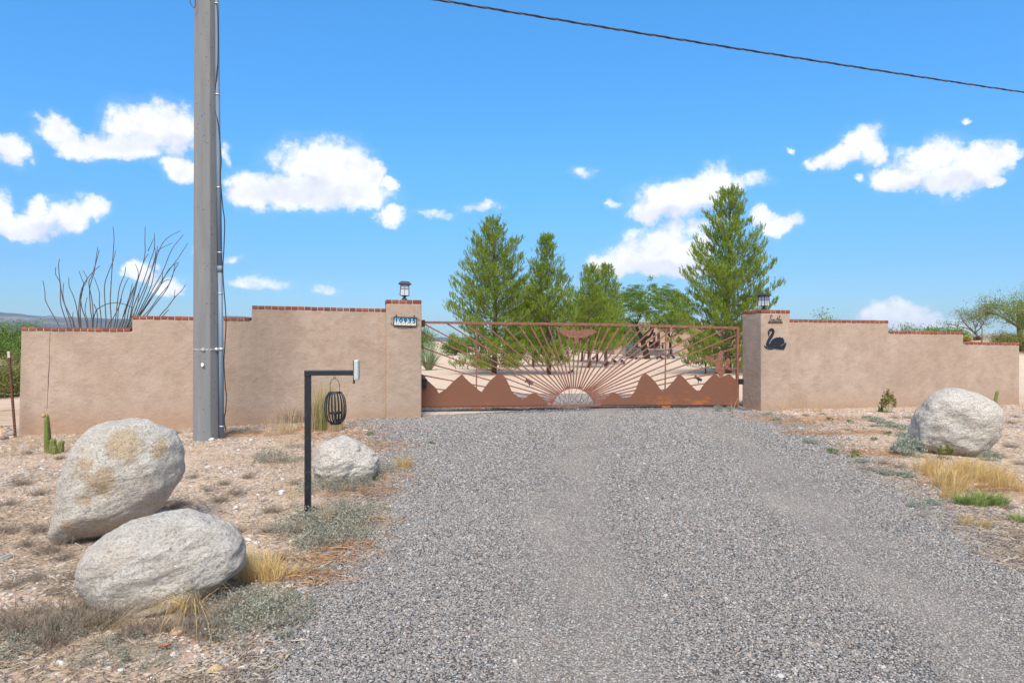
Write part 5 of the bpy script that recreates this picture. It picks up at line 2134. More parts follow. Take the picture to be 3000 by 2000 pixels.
# left side
for (u, v, s) in ((735, 1835, 1.15), (805, 1800, 0.9), (700, 1790, 0.9), (770, 1765, 0.8)):
    plant('sage_mat', SAGE, u, v, s, 'grey green mat shrub beside the oblong boulder at the gravel edge', 'shrub', 'mat shrubs beside the oblong boulder')
for (u, v, s) in ((960, 1530, 1.3), (1040, 1510, 1.1), (900, 1550, 1.0), (985, 1590, 1.1), (930, 1600, 0.8), (1010, 1555, 1.0)):
    plant('sage_mat', SAGE, u, v, s, 'grey green mat shrub around the foot of the keypad post', 'shrub', 'mat shrubs at the keypad post')
for (u, v, s) in ((985, 1415, 1.2), (1060, 1405, 1.1), (1110, 1380, 0.9), (940, 1440, 1.0), (1035, 1430, 0.9)):
    plant('sage_mat', SAGE, u, v, s, 'grey green mat shrub hugging the small craggy boulder', 'shrub', 'mat shrubs at the craggy boulder')
plant('sage_mat', SAGE, 795, 1352, 0.85, 'rounded grey green shrub on the sand left of the keypad post', 'shrub', sz=1.5)
for (u, v, s) in ((860, 1350, 0.9), (700, 1268, 1.0), (640, 1255, 0.8), (870, 1310, 0.8), (330, 1905, 0.9), (420, 1930, 0.8), (230, 1830, 1.1), (150, 1850, 1.0), (300, 1800, 0.9), (40, 1900, 1.0)):
    where = 'on the pebbles in front of the oblong boulder' if v > 1700 else 'on the sand between the utility pole and the keypad post'
    plant('sage_mat', SAGE, u, v, s * 0.8, 'sparse grey mat plant ' + where, 'shrub', 'sparse mat plants ' + where, sz=s * 0.55)
BR = 'dead brush on the left sand'
for (u, v, s) in ((230, 1800, 1.3), (180, 1850, 1.2), (290, 1840, 1.2), (150, 1890, 1.1), (60, 1860, 1.2), (20, 1840, 1.0), (260, 1750, 1.0), (330, 1830, 1.0), (400, 1860, 1.0), (110, 1800, 0.7), (220, 1700, 1.0), (60, 1420, 1.1), (115, 1450, 1.1), (30, 1480, 0.9),
                  (110, 1560, 1.0), (85, 1600, 0.8), (20, 1560, 0.9), (140, 1620, 1.1), (190, 1640, 0.9), (240, 1590, 0.8), (500, 1490, 1.0), (540, 1480, 1.1), (470, 1475, 0.9), (600, 1440, 0.8), (640, 1470, 0.9), (690, 1450, 1.0), (660, 1420, 0.8), (730, 1400, 0.8),
                  (850, 1420, 0.9), (800, 1500, 0.9), (860, 1560, 1.0), (780, 1560, 0.9), (700, 1560, 0.8), (830, 1640, 0.9), (760, 1650, 0.9), (560, 1400, 0.7), (470, 1400, 0.6), (90, 1330, 0.8), (180, 1345, 0.8), (420, 1320, 0.8), (520, 1270, 0.8), (760, 1270, 0.9),
                  (40, 1720, 0.9), (100, 1700, 0.7), (160, 1740, 0.7), (560, 1850, 1.0), (620, 1870, 1.0), (480, 1850, 0.9), (660, 1800, 0.9), (560, 1800, 1.0)):
    where = ('at the near foot of the oblong boulder' if v > 1740 and u > 250 else 'on the bare sand beyond the pebbles beside the oblong boulder' if v > 1670 else 'beside the tall ochre stained boulder' if u < 260 and v > 1400
             else 'between the tall ochre stained boulder and the keypad post' if u < 745 and v > 1385 else 'among the mat shrubs left of the keypad post' if u >= 745 and v > 1385 else 'on the strip of soil along the left wall')
    plant('dry_brush', BRUSH, u + random.uniform(-8, 8), v, s * 0.8, 'dead twiggy brown brush ' + where, 'brush', 'dead brush ' + where, sz=s * (0.95 if v > 1740 else 0.6))
BR = 'dead brush on the right soil'
for (u, v, s) in ((2620, 1225, 0.9), (2660, 1225, 0.9), (2700, 1222, 0.8), (2960, 1240, 1.0), (2975, 1222, 0.8), (2960, 1310, 1.0), (2930, 1340, 1.0), (2985, 1360, 0.9), (2560, 1250, 0.8), (2480, 1260, 0.7), (2620, 1330, 1.0), (2590, 1360, 1.0), (2640, 1370, 0.9), (2550, 1380, 0.9), (2360, 1218, 0.8),
                  (2410, 1215, 0.8), (2960, 1490, 0.7), (2990, 1580, 0.6), (2700, 1520, 0.5), (2740, 1300, 0.6)):
    where = 'along the foot of the right wall' if v < 1245 else ('past the golden grass patch' if u > 2900 else 'between the gravel and the big rounded boulder')
    plant('dry_brush', BRUSH, u, v, s * 0.8, 'dead twiggy brush ' + where, 'brush', 'dead brush ' + where, sz=s * 0.5)
plant('golden_grass', DROOP, 560, 1800, 1.0, 'long golden grass drooping from under the oblong boulder', 'grass tuft', rot=0.2)
plant('golden_grass', DROOP, 500, 1795, 0.9, 'thin golden grass bent over below the oblong boulder', 'grass tuft', rot=-0.9)
for (u, v, s) in ((755, 1690, 0.95), (790, 1700, 0.8), (735, 1700, 0.75)):
    plant('golden_grass', GOLD, u, v, s, 'golden grass tuft at the end of the oblong boulder', 'grass tuft', 'golden grass beside the oblong boulder')
plant('golden_grass', DROOP, 850, 1695, 0.55, 'splayed golden tuft on the gravel edge past the oblong boulder', 'grass tuft', rot=2.6)
plant('golden_grass', GOLD, 1185, 1372, 0.8, 'golden tuft on the drive side of the small craggy boulder', 'grass tuft')
for (u, v, s) in ((955, 1540, 0.8), (850, 1460, 0.65), (860, 1480, 0.6)):
    plant('straw_grass', STRAW, u, v, s * 0.8, 'thin straw coloured stalks rising from the mat shrubs near the keypad post', 'grass tuft', 'straw stalks near the keypad post')
TG = [grass_mesh('tall_grass', M['straw_grass'], 230, 1.0, 0.13, 0.22, 0.007, 61), grass_mesh('tall_grass', M['green_grass'], 70, 0.95, 0.12, 0.2, 0.010, 62)]
for (u, v) in ((925, 1262), (960, 1260), (985, 1262)):
    b = plant('tall_grass', [TG[0]], u, v, 0.85, 'clump of tall straw grass against the wall behind the keypad post', 'grass tuft', 'tall grass behind the keypad post')
plant('tall_grass', [TG[1]], 940, 1262, 1.0, 'green stems in the tall straw grass behind the keypad post', 'grass tuft')
for (u, v, s) in ((820, 1275, 1.1), (845, 1270, 1.2), (790, 1278, 0.9), (880, 1255, 0.8)):
    plant('straw_grass', STRAW, u, v, s, 'tall thin dry stalks between the utility pole and the keypad post', 'grass tuft', 'dry stalks between pole and post')
plant('dry_brush', [brush_mesh('dry_brush', M['dry_brush'], 220, 0.2, 0.4, 64)], 860, 1238, 0.9, 'grey brown dead bush against the wall behind the keypad post', 'brush')
for (u, v, s) in ((40, 1320, 0.6), (95, 1315, 0.65), (70, 1335, 0.5), (130, 1345, 0.5), (15, 1330, 0.6), (200, 1318, 0.5), (215, 1300, 0.45), (105, 1300, 0.45)):
    plant('straw_grass', STRAW, u, v, s * 0.8, 'short straw grass at the foot of the wall by the ribbed cactus clump', 'grass tuft', 'straw grass by the cactus clump')
for (u, v, s) in ((550, 1285, 0.5), (560, 1270, 0.5), (680, 1270, 0.5), (2290, 1207, 0.7), (2350, 1206, 0.9), (2400, 1205, 1.0), (2450, 1204, 0.7), (2260, 1209, 0.8), (2385, 1207, 0.8), (2700, 1202, 0.6)):
    plant('straw_grass', STRAW, u, v, s * 0.7, 'sparse dry stalks standing at the wall or pole foot', 'grass tuft', 'dry stalks at the wall foot')
b = on_ground(2150, 1207)
plant('straw_grass', [grass_mesh('straw_grass', M['straw_grass'], 9, 0.7, 0.04, 0.35, 0.006, 66, (-0.4, 0, 0))], 2146, 1212, 1.0, 'dry seed stalk at the end of the gate', 'grass tuft')


# ------------------------------------------------------------------ cacti
def cactus_stem(h, r, ribs, mat, bend=(0, 0), taper=0.9):
    m = MB()
    n = ribs * 4
    lv = 16
    vs, fs = [], []
    for i in range(lv + 1):
        t = i / lv
        z = h * t
        rad = r * (0.82 + 0.18 * math.sin(math.pi * min(1, t * 1.5))) * (1 - (1 - taper) * t)
        if t > 0.85:
            rad *= math.sqrt(max(0.02, 1 - ((t - 0.85) / 0.152) ** 2))
        cx, cy = bend[0] * t * t, bend[1] * t * t
        for k in range(n):
            an = 2 * math.pi * k / n
            rr = rad * (1 + 0.14 * math.cos(ribs * an))
            vs.append((cx + rr * math.cos(an), cy + rr * math.sin(an), z - 0.02))
    for i in range(lv):
        for k in range(n):
            fs.append((i * n + k, i * n + (k + 1) % n, (i + 1) * n + (k + 1) % n, (i + 1) * n + k))
    fs.append(tuple(lv * n + k for k in range(n)))
    m.add(vs, fs)
    sp = MB()
    for k in range(ribs):
        an = 2 * math.pi * k / ribs
        for j in range(int(h / 0.03)):
            t = (j + 0.5) * 0.03 / h
            if t > 0.92:
                continue
            rad = r * 1.12 * (1 - (1 - taper) * t)
            c = Vector((bend[0] * t * t + rad * math.cos(an), bend[1] * t * t + rad * math.sin(an), h * t - 0.02))
            for q in range(4):
                d = Vector((math.cos(an) + random.gauss(0, 0.6), math.sin(an) + random.gauss(0, 0.6), random.gauss(0, 0.6))).normalized()
                s = d.orthogonal().normalized() * 0.0011
                bq = len(sp.v)
                sp.add([c - s, c + s, c + d * 0.016], [(0, 1, 2)])
    return m, sp


def cactus(name, label, u, v, stems, Y=None):
    b = on_ground(u, v)
    root = thing(name, label, 'cactus', b)
    for (dx, dy, h, r, bd, bud) in stems:
        m, sp = cactus_stem(h, r, 9, None, bd)
        o = m.build('stem', M['cactus_green'], root, True)
        o.location = (dx, dy, 0)
        s = sp.build('spines', M['cactus_spine'], o)
        s['kind'] = 'stuff'
        if bud:
            q = MB().lathe([(0.004, 0), (0.022, 0.01), (0.030, 0.03), (0.024, 0.052), (0.008, 0.062)], 12, (bd[0] + bud[0], bd[1], h - 0.035 + bud[1]))
            q.build('flower_bud', M['cactus_spine'], o, True)
    return root


cactus('cactus', 'ribbed torch cactus clump with one tall budding stem by the wall', 147, 1328, [(-0.045, 0, 0.52, 0.030, (-0.015, 0), (-0.03, 0.0)), (-0.055, 0.07, 0.56, 0.022, (-0.03, 0), None), (0.05, -0.02, 0.23, 0.048, (0, 0), None), (0.125, 0.01, 0.20, 0.045, (0.03, 0), None), (0.09, -0.05, 0.13, 0.035, (0.0, 0), None)])
cactus('cactus', 'small ribbed cactus peeking over the tall stained boulder', 362, 1262, [(-0.01, 0, 0.36, 0.034, (-0.01, 0), (0, 0)), (0.035, 0.02, 0.35, 0.034, (0.005, 0), None)])
cactus('cactus', 'single thin cactus stem behind the big rounded boulder', 2914, 1205, [(0, 0, 0.46, 0.036, (0.06, 0), None)])


# ------------------------------------------------------------------ fence post and wires at the far left
def fence():
    b = on_ground(47, 1281)
    top = at(24.7, 1030, b.y)
    root = thing('fence_post', 'rusty steel fence post leaning beside the end of the wall', 'fence post', b)
    d = top - b
    m = MB()
    m.bar(Vector((0, 0, -0.2)) - d * 0.1, d, 0.036, 0.006)
    m.bar(Vector((0, 0, -0.2)) - d * 0.1 + Vector((0, 0.018, 0)), d + Vector((0, 0.018, 0)), 0.006, 0.034)
    st = m.build('stake', M['rust_dark'], root)
    n = MB()
    for i in range(24):
        c = d * (0.05 + 0.85 * i / 24) + Vector((0, -0.006, 0))
        n.box((c.x - 0.008, c.y - 0.006, c.z - 0.008), (c.x + 0.008, c.y + 0.001, c.z + 0.008))
    s = n.build('studs', M['rust_bar'], st)
    s['kind'] = 'stuff'
    MB().bar(d * 0.93, d * 1.004, 0.040, 0.011).build('painted_tip', M['pale_stone'], root)
    for k, f in enumerate((0.14, 0.32, 0.54, 0.84)):
        p = b + d * f + Vector((0, -0.01, 0))
        e = Vector((-14.0, p.y + 2.5, p.z - 0.25 * (1 - f)))
        w = MB()
        nseg = 30
        pts = [p.lerp(e, i / nseg) + Vector((0, 0, -0.10 * math.sin(math.pi * i / nseg))) for i in range(nseg + 1)]
        for ph in (0, math.pi):
            w.tube([q + Vector((0, 0.003 * math.cos(i * 2 + ph), 0.003 * math.sin(i * 2 + ph))) - p for i, q in enumerate(pts)], 0.0022, 4)
        for i in range(2, nseg, 2):
            q = pts[i] - p
            w.bar(q + Vector((0.01, 0, 0.018)), q + Vector((-0.01, 0, -0.018)), 0.002)
            w.bar(q + Vector((-0.01, 0, 0.018)), q + Vector((0.01, 0, -0.018)), 0.002)
        o = w.build('barbed_wire', M['rust_dark'], None)
        o.location = p
        tag(o, ('lowest', 'second lowest', 'second highest', 'highest')[k] + ' strand of barbed wire tied to the leaning fence post', 'wire')


fence()


# ------------------------------------------------------------------ ocotillo behind the left wall
def ocotillo():
    Y = 15.6
    base = at(255, 1090, Y)
    base.z = ground_z(base.x, base.y)
    root = thing('ocotillo', 'leafless ocotillo with long wand canes behind the left wall', 'ocotillo', base)
    k1 = 700 / 1372.0
    C = [[(340, 698), (300, 625), (262, 550), (258, 500), (246, 434)], [(390, 700), (365, 625), (348, 560), (345, 450), (320, 400), (320, 358)], [(430, 700), (395, 620), (362, 545), (345, 440), (336, 350), (343, 312)], [(408, 690), (380, 600), (362, 520), (366, 448)],
         [(455, 698), (440, 590), (420, 520), (398, 470), (395, 418)], [(460, 700), (452, 600), (470, 480), (520, 400), (575, 350)], [(465, 698), (462, 560), (480, 460), (472, 430), (453, 378)], [(500, 700), (470, 590), (465, 500), (500, 430), (475, 375)],
         [(530, 700), (520, 600), (515, 480), (540, 390), (550, 320), (562, 242)], [(535, 690), (530, 560), (510, 450), (530, 400), (560, 300), (570, 258)], [(580, 700), (570, 560), (570, 500), (540, 415)], [(560, 660), (540, 570), (555, 610)],
         [(605, 700), (605, 600), (600, 470), (620, 395), (650, 320), (664, 262)], [(635, 700), (633, 560), (640, 420), (648, 300), (655, 190), (648, 127)], [(655, 700), (670, 600), (685, 480), (715, 400), (722, 355)], [(670, 690), (680, 600), (710, 480), (738, 420)],
         [(620, 700), (650, 650), (680, 590), (700, 538)], [(700, 700), (725, 600), (770, 480), (795, 400), (778, 340)], [(715, 700), (740, 600), (780, 470), (820, 340), (852, 280)], [(730, 700), (760, 570), (790, 440), (830, 300), (832, 200), (834, 125)],
         [(735, 700), (765, 590), (820, 450), (860, 330), (886, 250), (886, 160)], [(745, 700), (780, 590), (840, 450), (890, 320), (905, 235)], [(750, 690), (800, 580), (850, 450), (885, 320), (910, 260), (990, 220)], [(755, 700), (810, 590), (870, 460), (900, 300), (950, 200), (1040, 148)],
         [(760, 700), (820, 590), (880, 480), (940, 370), (985, 260), (1054, 170)], [(765, 690), (830, 590), (900, 480), (960, 390), (1020, 310), (1078, 220)], [(770, 690), (840, 580), (910, 480), (970, 370), (1025, 330)], [(775, 680), (850, 570), (930, 450), (975, 428)],
         [(780, 690), (860, 600), (910, 530), (980, 440), (1005, 340)], [(840, 640), (900, 560), (960, 480), (1000, 380), (1025, 335)], [(915, 640), (960, 590), (1005, 530), (1045, 490), (1065, 455)], [(1000, 540), (1005, 485)], [(940, 632), (970, 605)],
         [(540, 640), (590, 580), (660, 562), (720, 572), (760, 590)], [(850, 265), (885, 190)], [(885, 230), (892, 270), (890, 320)], [(930, 440), (935, 370)], [(700, 660), (740, 540), (770, 470)], [(760, 640), (790, 560), (800, 500)], [(420, 690), (420, 615)],
         [(690, 690), (715, 610), (745, 520), (760, 450)], [(505, 690), (488, 610), (500, 530)]]
    for i, pts in enumerate(C):
        dep = Y + random.uniform(-0.35, 0.45)
        w = []
        for (x, y) in pts:
            w.append(at(x * k1, 600 + y * k1, dep) - base)
        r0 = 0.009
        if pts[0][1] > 600:      # carry the cane on down to the root crown
            top = w[0]
            root_pt = Vector((random.uniform(-0.08, 0.08), dep * 0 + random.uniform(-0.1, 0.1), 0.0))
            w = [root_pt, root_pt.lerp(top, 0.5) + Vector((0, 0, 0.1))] + w
            r0 = 0.0145
        sp = spline(w, 4)
        n = len(sp)
        MB().tube(sp, [r0 * (1 - 0.55 * j / n) for j in range(n)], 5).build('cane', M['ocotillo_cane'], root, True)
    MB().lathe([(0.22, -0.05), (0.20, 0.05), (0.10, 0.16), (0.03, 0.2)], 10).build('root_crown', M['ocotillo_cane'], root, True)


ocotillo()


# ------------------------------------------------------------------ pines
def needle_tufts(tufts, per, seed, w=0.010):
    """tufts: list of (point, direction, length, radius) -> verts, tris"""
    rr = np.random.default_rng(seed)
    T = np.array([[*p, *d, L, r] for p, d, L, r in tufts])
    n = len(T)
    P = np.repeat(T[:, :3], per, 0)
    D = np.repeat(T[:, 3:6], per, 0)
    L = np.repeat(T[:, 6], per)
    Rd = np.repeat(T[:, 7], per)
    N = n * per
    s = rr.random(N)
    jit = rr.normal(size=(N, 3))
    jit -= (jit * D).sum(1)[:, None] * D
    jit /= np.linalg.norm(jit, axis=1)[:, None] + 1e-9
    b = P + D * (L * s * 0.75)[:, None]
    nd = D * 1.0 + jit * (0.25 + 0.4 * rr.random(N))[:, None]
    nd /= np.linalg.norm(nd, axis=1)[:, None]
    ln = Rd * (0.9 + 0.5 * rr.random(N)) * (1 - 0.25 * s)
    tip = b + nd * ln[:, None]
    side = np.cross(nd, rr.normal(size=(N, 3)))
    side /= np.linalg.norm(side, axis=1)[:, None] + 1e-9
    v = np.empty((N, 3, 3))
    v[:, 0] = b - side * w * 0.5
    v[:, 1] = b + side * w * 0.5
    v[:, 2] = tip
    return v.reshape(-1, 3), np.arange(N * 3).reshape(-1, 3)


def pine(label, u, v, v_top, prof, seed, leaders=1, dens=1.0, low=0.09, lean=(0, 0)):
    """prof: (height fraction, crown radius in metres)"""
    b = on_ground(u, v)
    H = (v - v_top) / FPX * b.y
    rr = random.Random(seed)
    root = thing('pine_tree', label, 'tree', b, 0, 'young pines behind the gate')
    tr = MB()
    tpts, trad = [], []
    for i in range(13):
        t = i / 12
        tpts.append(Vector((0.06 * math.sin(t * 5 + seed) + lean[0] * t, 0.06 * math.cos(t * 4 + seed) + lean[1] * t, H * 0.97 * t - 0.1)))
        trad.append(0.115 * (1 - t) ** 0.8 * H / 7.0 + 0.012)
    tr.tube(tpts, trad, 9)
    tr.build('trunk', M['bark'], root, True)

    def trunk_at(h):
        f = max(0, min(0.999, h / (H * 0.97))) * 12
        i = int(f)
        return tpts[i].lerp(tpts[i + 1], f - i)
    br = MB()
    tufts = []

    def add_tufts(p, d, n, spread=0.10):
        for _ in range(n):
            dd = (Vector(d) * 0.32 + Vector((rr.gauss(0, 0.2), rr.gauss(0, 0.2), 0.85))).normalized()
            q = p + Vector((rr.gauss(0, spread), rr.gauss(0, spread), rr.gauss(0, spread * 0.8)))
            tufts.append((q, dd, rr.uniform(0.18, 0.34), rr.uniform(0.075, 0.115)))

    h = H * low
    az0 = 0
    while h < H * 0.985:
        t = h / H
        Rm = interp(t, prof)
        nb = 6 if t < 0.75 else 4
        az0 += rr.uniform(0.3, 1.1)
        for k in range(nb):
            an = az0 + 2 * math.pi * k / nb + rr.gauss(0, 0.25)
            L = Rm * rr.choice((0.6, 0.82, 0.95, 1.0, 1.1)) * rr.uniform(0.88, 1.06)
            up = -0.12 + 1.35 * t
            c = trunk_at(h)
            pts = [c]
            nseg = 5
            out = Vector((math.cos(an), math.sin(an), 0))
            droop = -0.22 if t < 0.2 else 0.0
            for j in range(1, nseg + 1):
                f = j / nseg
                pts.append(c + out * (L * f) + Vector((rr.gauss(0, 0.03) * L, rr.gauss(0, 0.03) * L, L * (up * 0.55 * f + (0.30 + droop) * f * f))))
            br.tube(pts, [0.020 * (1 - 0.8 * j / nseg) * (0.6 + 0.25 * L) for j in range(nseg + 1)], 4, False)
            nt = max(5, int(L * 15.5 * dens))
            for q in range(nt):
                f = 0.20 + 0.80 * (q + rr.random()) / nt
                i = min(nseg - 1, int(f * nseg))
                p = pts[i].lerp(pts[i + 1], f * nseg - i)
                sd = out * 0.8 + Vector((-out.y, out.x, 0)) * rr.choice((-1, 1)) * rr.uniform(0.2, 1.0)
                # side twig carrying a few tufts
                tl = (0.10 + 0.30 * (1 - abs(f - 0.6))) * rr.uniform(0.4, 1.0) * min(1.0, L)
                e = p + sd.normalized() * tl + Vector((0, 0, tl * 0.55))
                add_tufts(e, sd, rr.choice((1, 2, 3)), 0.055)
                if rr.random() < 0.55:
                    br.tube([p, p.lerp(e, 0.5), e], [0.006, 0.005, 0.003], 3, False)
            add_tufts(pts[-1], out + Vector((0, 0, 1)), 3, 0.045)
        h += H * (0.030 + 0.012 * rr.random()) * (1.0 if t < 0.8 else 0.75)
    # leaders
    for q in range(leaders):
        dx = (q - (leaders - 1) / 2) * 0.42
        top = trunk_at(H * 0.96) + Vector((dx, 0, 0))
        base = trunk_at(H * 0.80)
        sp = [base, base.lerp(top, 0.5) + Vector((dx * 0.3, 0, 0)), top + Vector((0, 0, 0.1))]
        br.tube(sp, [0.03, 0.02, 0.008], 5, False)
        for f in np.linspace(0.15, 1.0, 9):
            p = sp[0].lerp(sp[2], f)
            for _ in range(2):
                tufts.append((p + Vector((rr.gauss(0, 0.05), rr.gauss(0, 0.05), 0)), Vector((rr.gauss(0, 0.25), rr.gauss(0, 0.25), 1)).normalized(), rr.uniform(0.2, 0.3), 0.09))
    br.build('branches', M['twig_grey'], root, True)
    vv, ff = needle_tufts([(tuple(p), tuple(d), L, r) for p, d, L, r in tufts], 20, seed, 0.014)
    link('crown', np_mesh('crown', vv, ff, M['pine_needles']), root)
    return root


pine('broad young pine with two leading tips close behind the left gate half', 1448, 1097, 640, [(0.0, 1.5), (0.10, 1.75), (0.3, 1.95), (0.45, 1.75), (0.62, 1.25), (0.78, 0.8), (0.9, 0.42), (1, 0.15)], 31, 2, 1.35, 0.045)
pine('slim young pine next to the broad two tipped one', 1605, 1096, 690, [(0.0, 1.0), (0.12, 1.25), (0.3, 1.15), (0.5, 0.92), (0.7, 0.62), (0.85, 0.40), (1, 0.12)], 32, 1, 1.2, 0.08)
pine('forked young pine with a slanting trunk behind the gate bird', 1722, 1077, 782, [(0.0, 1.1), (0.15, 1.4), (0.35, 1.4), (0.6, 1.05), (0.8, 0.6), (1, 0.2)], 33, 1, 1.15, 0.16, (0.15, 0))
pine('upright young pine just right of the forked one', 1774, 1068, 775, [(0.0, 0.9), (0.15, 1.3), (0.4, 1.2), (0.65, 0.85), (0.85, 0.5), (1, 0.15)], 34, 1, 1.1, 0.16)
pine('tallest young pine rising behind the swan pillar', 2135, 1093, 552, [(0.0, 1.5), (0.08, 2.0), (0.2, 2.05), (0.38, 1.75), (0.55, 1.35), (0.7, 0.98), (0.85, 0.6), (0.95, 0.34), (1, 0.14)], 35, 1, 1.55, 0.035)
pine('low pine far back between the trunks of the nearer pines', 1752, 1063, 870, [(0.0, 1.0), (0.2, 1.9), (0.5, 1.6), (0.8, 0.8), (1, 0.2)], 36, 1, 1.0, 0.2)
pine('low pine far back half hidden by the slim pine', 1706, 1058, 880, [(0.0, 1.0), (0.2, 2.0), (0.5, 1.6), (0.8, 0.8), (1, 0.2)], 37, 1, 0.9, 0.2)
pine('bushy pine filling the gap between the broad pine and the slim one', 1560, 1075, 850, [(0.0, 0.9), (0.25, 1.5), (0.6, 1.1), (1, 0.2)], 38, 1, 1.0, 0.18)


# ------------------------------------------------------------------ broadleaf desert trees
def leaf_cloud(centres, per, spread, leaf, seed, flat=0.6, aspect=0.45):
    rr = np.random.default_rng(seed)
    C = np.repeat(np.asarray(centres), per, 0)
    N = len(C)
    p = C + rr.normal(size=(N, 3)) * np.array([spread, spread, spread * flat])
    d = rr.normal(size=(N, 3))
    d /= np.linalg.norm(d, axis=1)[:, None]
    s = np.cross(d, rr.normal(size=(N, 3)))
    s /= np.linalg.norm(s, axis=1)[:, None] + 1e-9
    L = (leaf * (0.6 + 0.8 * rr.random(N)))[:, None]
    v = np.empty((N, 4, 3))
    v[:, 0] = p
    v[:, 1] = p + d * L * 0.5 + s * L * aspect * 0.5
    v[:, 2] = p + d * L
    v[:, 3] = p + d * L * 0.5 - s * L * aspect * 0.5
    return v.reshape(-1, 3), np.arange(N * 4).reshape(-1, 4)


def desert_tree(name, label, base, H, W, seed, leafm, barkm, trunk_r=0.12, limbs=6, per=16, leaf=0.06, spread=0.13, start=0.3, group=None, flat=0.45, fork=0.28, cat='tree', crooked=0.22):
    rr = random.Random(seed)
    root = thing(name, label, cat, base, 0, group)
    m = MB()
    cen = []
    p0 = Vector((0, 0, -0.05))
    p1 = Vector((rr.gauss(0, 0.12) * W * 0.3, rr.gauss(0, 0.1), H * fork))
    m.tube([p0, p0.lerp(p1, 0.5) + Vector((0.04, 0, 0)), p1], [trunk_r * 1.25, trunk_r, trunk_r * 0.85], 8, False)

    def grow(p, d, L, r, lvl):
        pts = [p]
        n = 5
        for i in range(n):
            d = (d + Vector((rr.gauss(0, crooked), rr.gauss(0, crooked), rr.gauss(0.02, crooked * 0.6)))).normalized()
            pts.append(pts[-1] + d * L / n)
        m.tube(pts, [r * (1 - 0.5 * i / n) for i in range(n + 1)], 6 if lvl < 2 else 4, False)
        if lvl >= 2:
            for q in pts[1:]:
                for _ in range(2):
                    cen.append(tuple(q + Vector((rr.gauss(0, 0.16), rr.gauss(0, 0.16), rr.gauss(0, 0.08)))))
            if lvl >= 3:
                return
        for k in range(3 if lvl < 2 else 2):
            i = rr.choice((2, 3, 4, 5))
            nd = (d + Vector((rr.gauss(0, 0.75), rr.gauss(0, 0.75), rr.gauss(0.05, 0.3)))).normalized()
            grow(pts[i], nd, L * rr.uniform(0.5, 0.72), r * 0.5, lvl + 1)
    for k in range(limbs):
        an = 2 * math.pi * k / limbs + rr.gauss(0, 0.3)
        d = Vector((math.cos(an) * W * 0.45, math.sin(an) * W * 0.45, H * (0.62 + 0.25 * rr.random()) - H * fork * 0.5)).normalized()
        grow(p1 + Vector((0, 0, -0.05 * k / limbs)), d, H * 0.52 * rr.uniform(0.8, 1.1), trunk_r * 0.6, 1)
    C = np.array(cen)
    # fit the crown to its measured height and width
    lo, hi = C.min(0), C.max(0)
    kz = (H - spread * 0.5) / max(0.1, np.percentile(C[:, 2], 98))
    kx = (W - spread) / max(0.1, np.percentile(C[:, 0], 97) - np.percentile(C[:, 0], 3))
    kk = np.array([kx, kx, kz])
    C = C * kk
    m.v = [(q[0] * kx, q[1] * kx, q[2] * kz) for q in m.v]
    m.build('trunk', barkm, root, True)
    vv, ff = leaf_cloud(C, per, spread, leaf, seed, flat)
    link('crown', np_mesh('crown', vv, ff, leafm), root)
    return root


def ground_at(u, Y):
    x = (u - 1500) / FPX * Y
    return Vector((x, Y, ground_z(x, Y)))


# mesquite in front of the house: dark forked trunk, feathery crown
def mesquite():
    base = on_ground(1896, 1051)
    Y = base.y
    root = thing('mesquite_tree', 'feathery mesquite with a dark forked trunk in front of the house', 'tree', base)
    m = MB()
    z5 = lambda P: [(1750 + p[0] * 350 / 1344.0, 960 + p[1] * 350 / 1344.0) for p in P]
    limbs = [([(560, 345), (545, 260), (520, 170), (505, 120)], 0.28, 0.2), ([(505, 120), (470, 60), (445, 0), (440, -40), (420, -90)], 0.18, 0.06), ([(520, 150), (545, 120), (590, 95), (620, 40), (630, -10), (645, -80)], 0.15, 0.05),
             ([(505, 130), (560, 60), (600, 10), (610, -60)], 0.13, 0.05), ([(510, 250), (480, 225), (440, 210), (400, 190)], 0.08, 0.03), ([(445, 0), (400, -60), (350, -110)], 0.08, 0.03), ([(630, -10), (700, -60), (760, -110)], 0.08, 0.03), ([(440, -40), (480, -120), (500, -180)], 0.07, 0.03)]
    for pts, r0, r1 in limbs:
        w = [at(p[0], p[1], Y) - base for p in z5(pts)]
        sp = spline(w, 4)
        m.tube(sp, [r0 + (r1 - r0) * i / (len(sp) - 1) for i in range(len(sp))], 7, False)
    rr = random.Random(5)
    cen = []
    cx = (1910 - 1500) / FPX * Y - base.x
    for _ in range(330):
        an = rr.uniform(0, 2 * math.pi)
        q = rr.random() ** 0.5
        ph = rr.random()
        rx = 2.75 * q
        x = cx + rx * math.cos(an)
        y = rx * math.sin(an) * 0.9
        top = 6.3 - 1.5 * q ** 2 + rr.gauss(0, 0.12)
        bot = 2.6 + 0.9 * (1 - q) + rr.gauss(0, 0.2)
        z = bot + (top - bot) * ph ** 0.7
        L = rr.uniform(0.5, 1.0)
        d = Vector((math.cos(an), math.sin(an) * 0.9, rr.gauss(0.12, 0.2))).normalized()
        s = Vector((x, y, z))
        for k in range(7):
            f = k / 6
            cen.append(tuple(s + d * L * f + Vector((0, 0, -0.16 * f * f))))
        m.tube([s, s + d * L * 0.5, s + d * L], [0.014, 0.010, 0.005], 3, False)
    m.build('trunk', M['mesquite_bark'], root, True)
    vv, ff = leaf_cloud(np.array(cen), 16, 0.11, 0.11, 6, 0.4, 0.4)
    link('crown', np_mesh('crown', vv, ff, M['mesquite_leaf']), root)


mesquite()
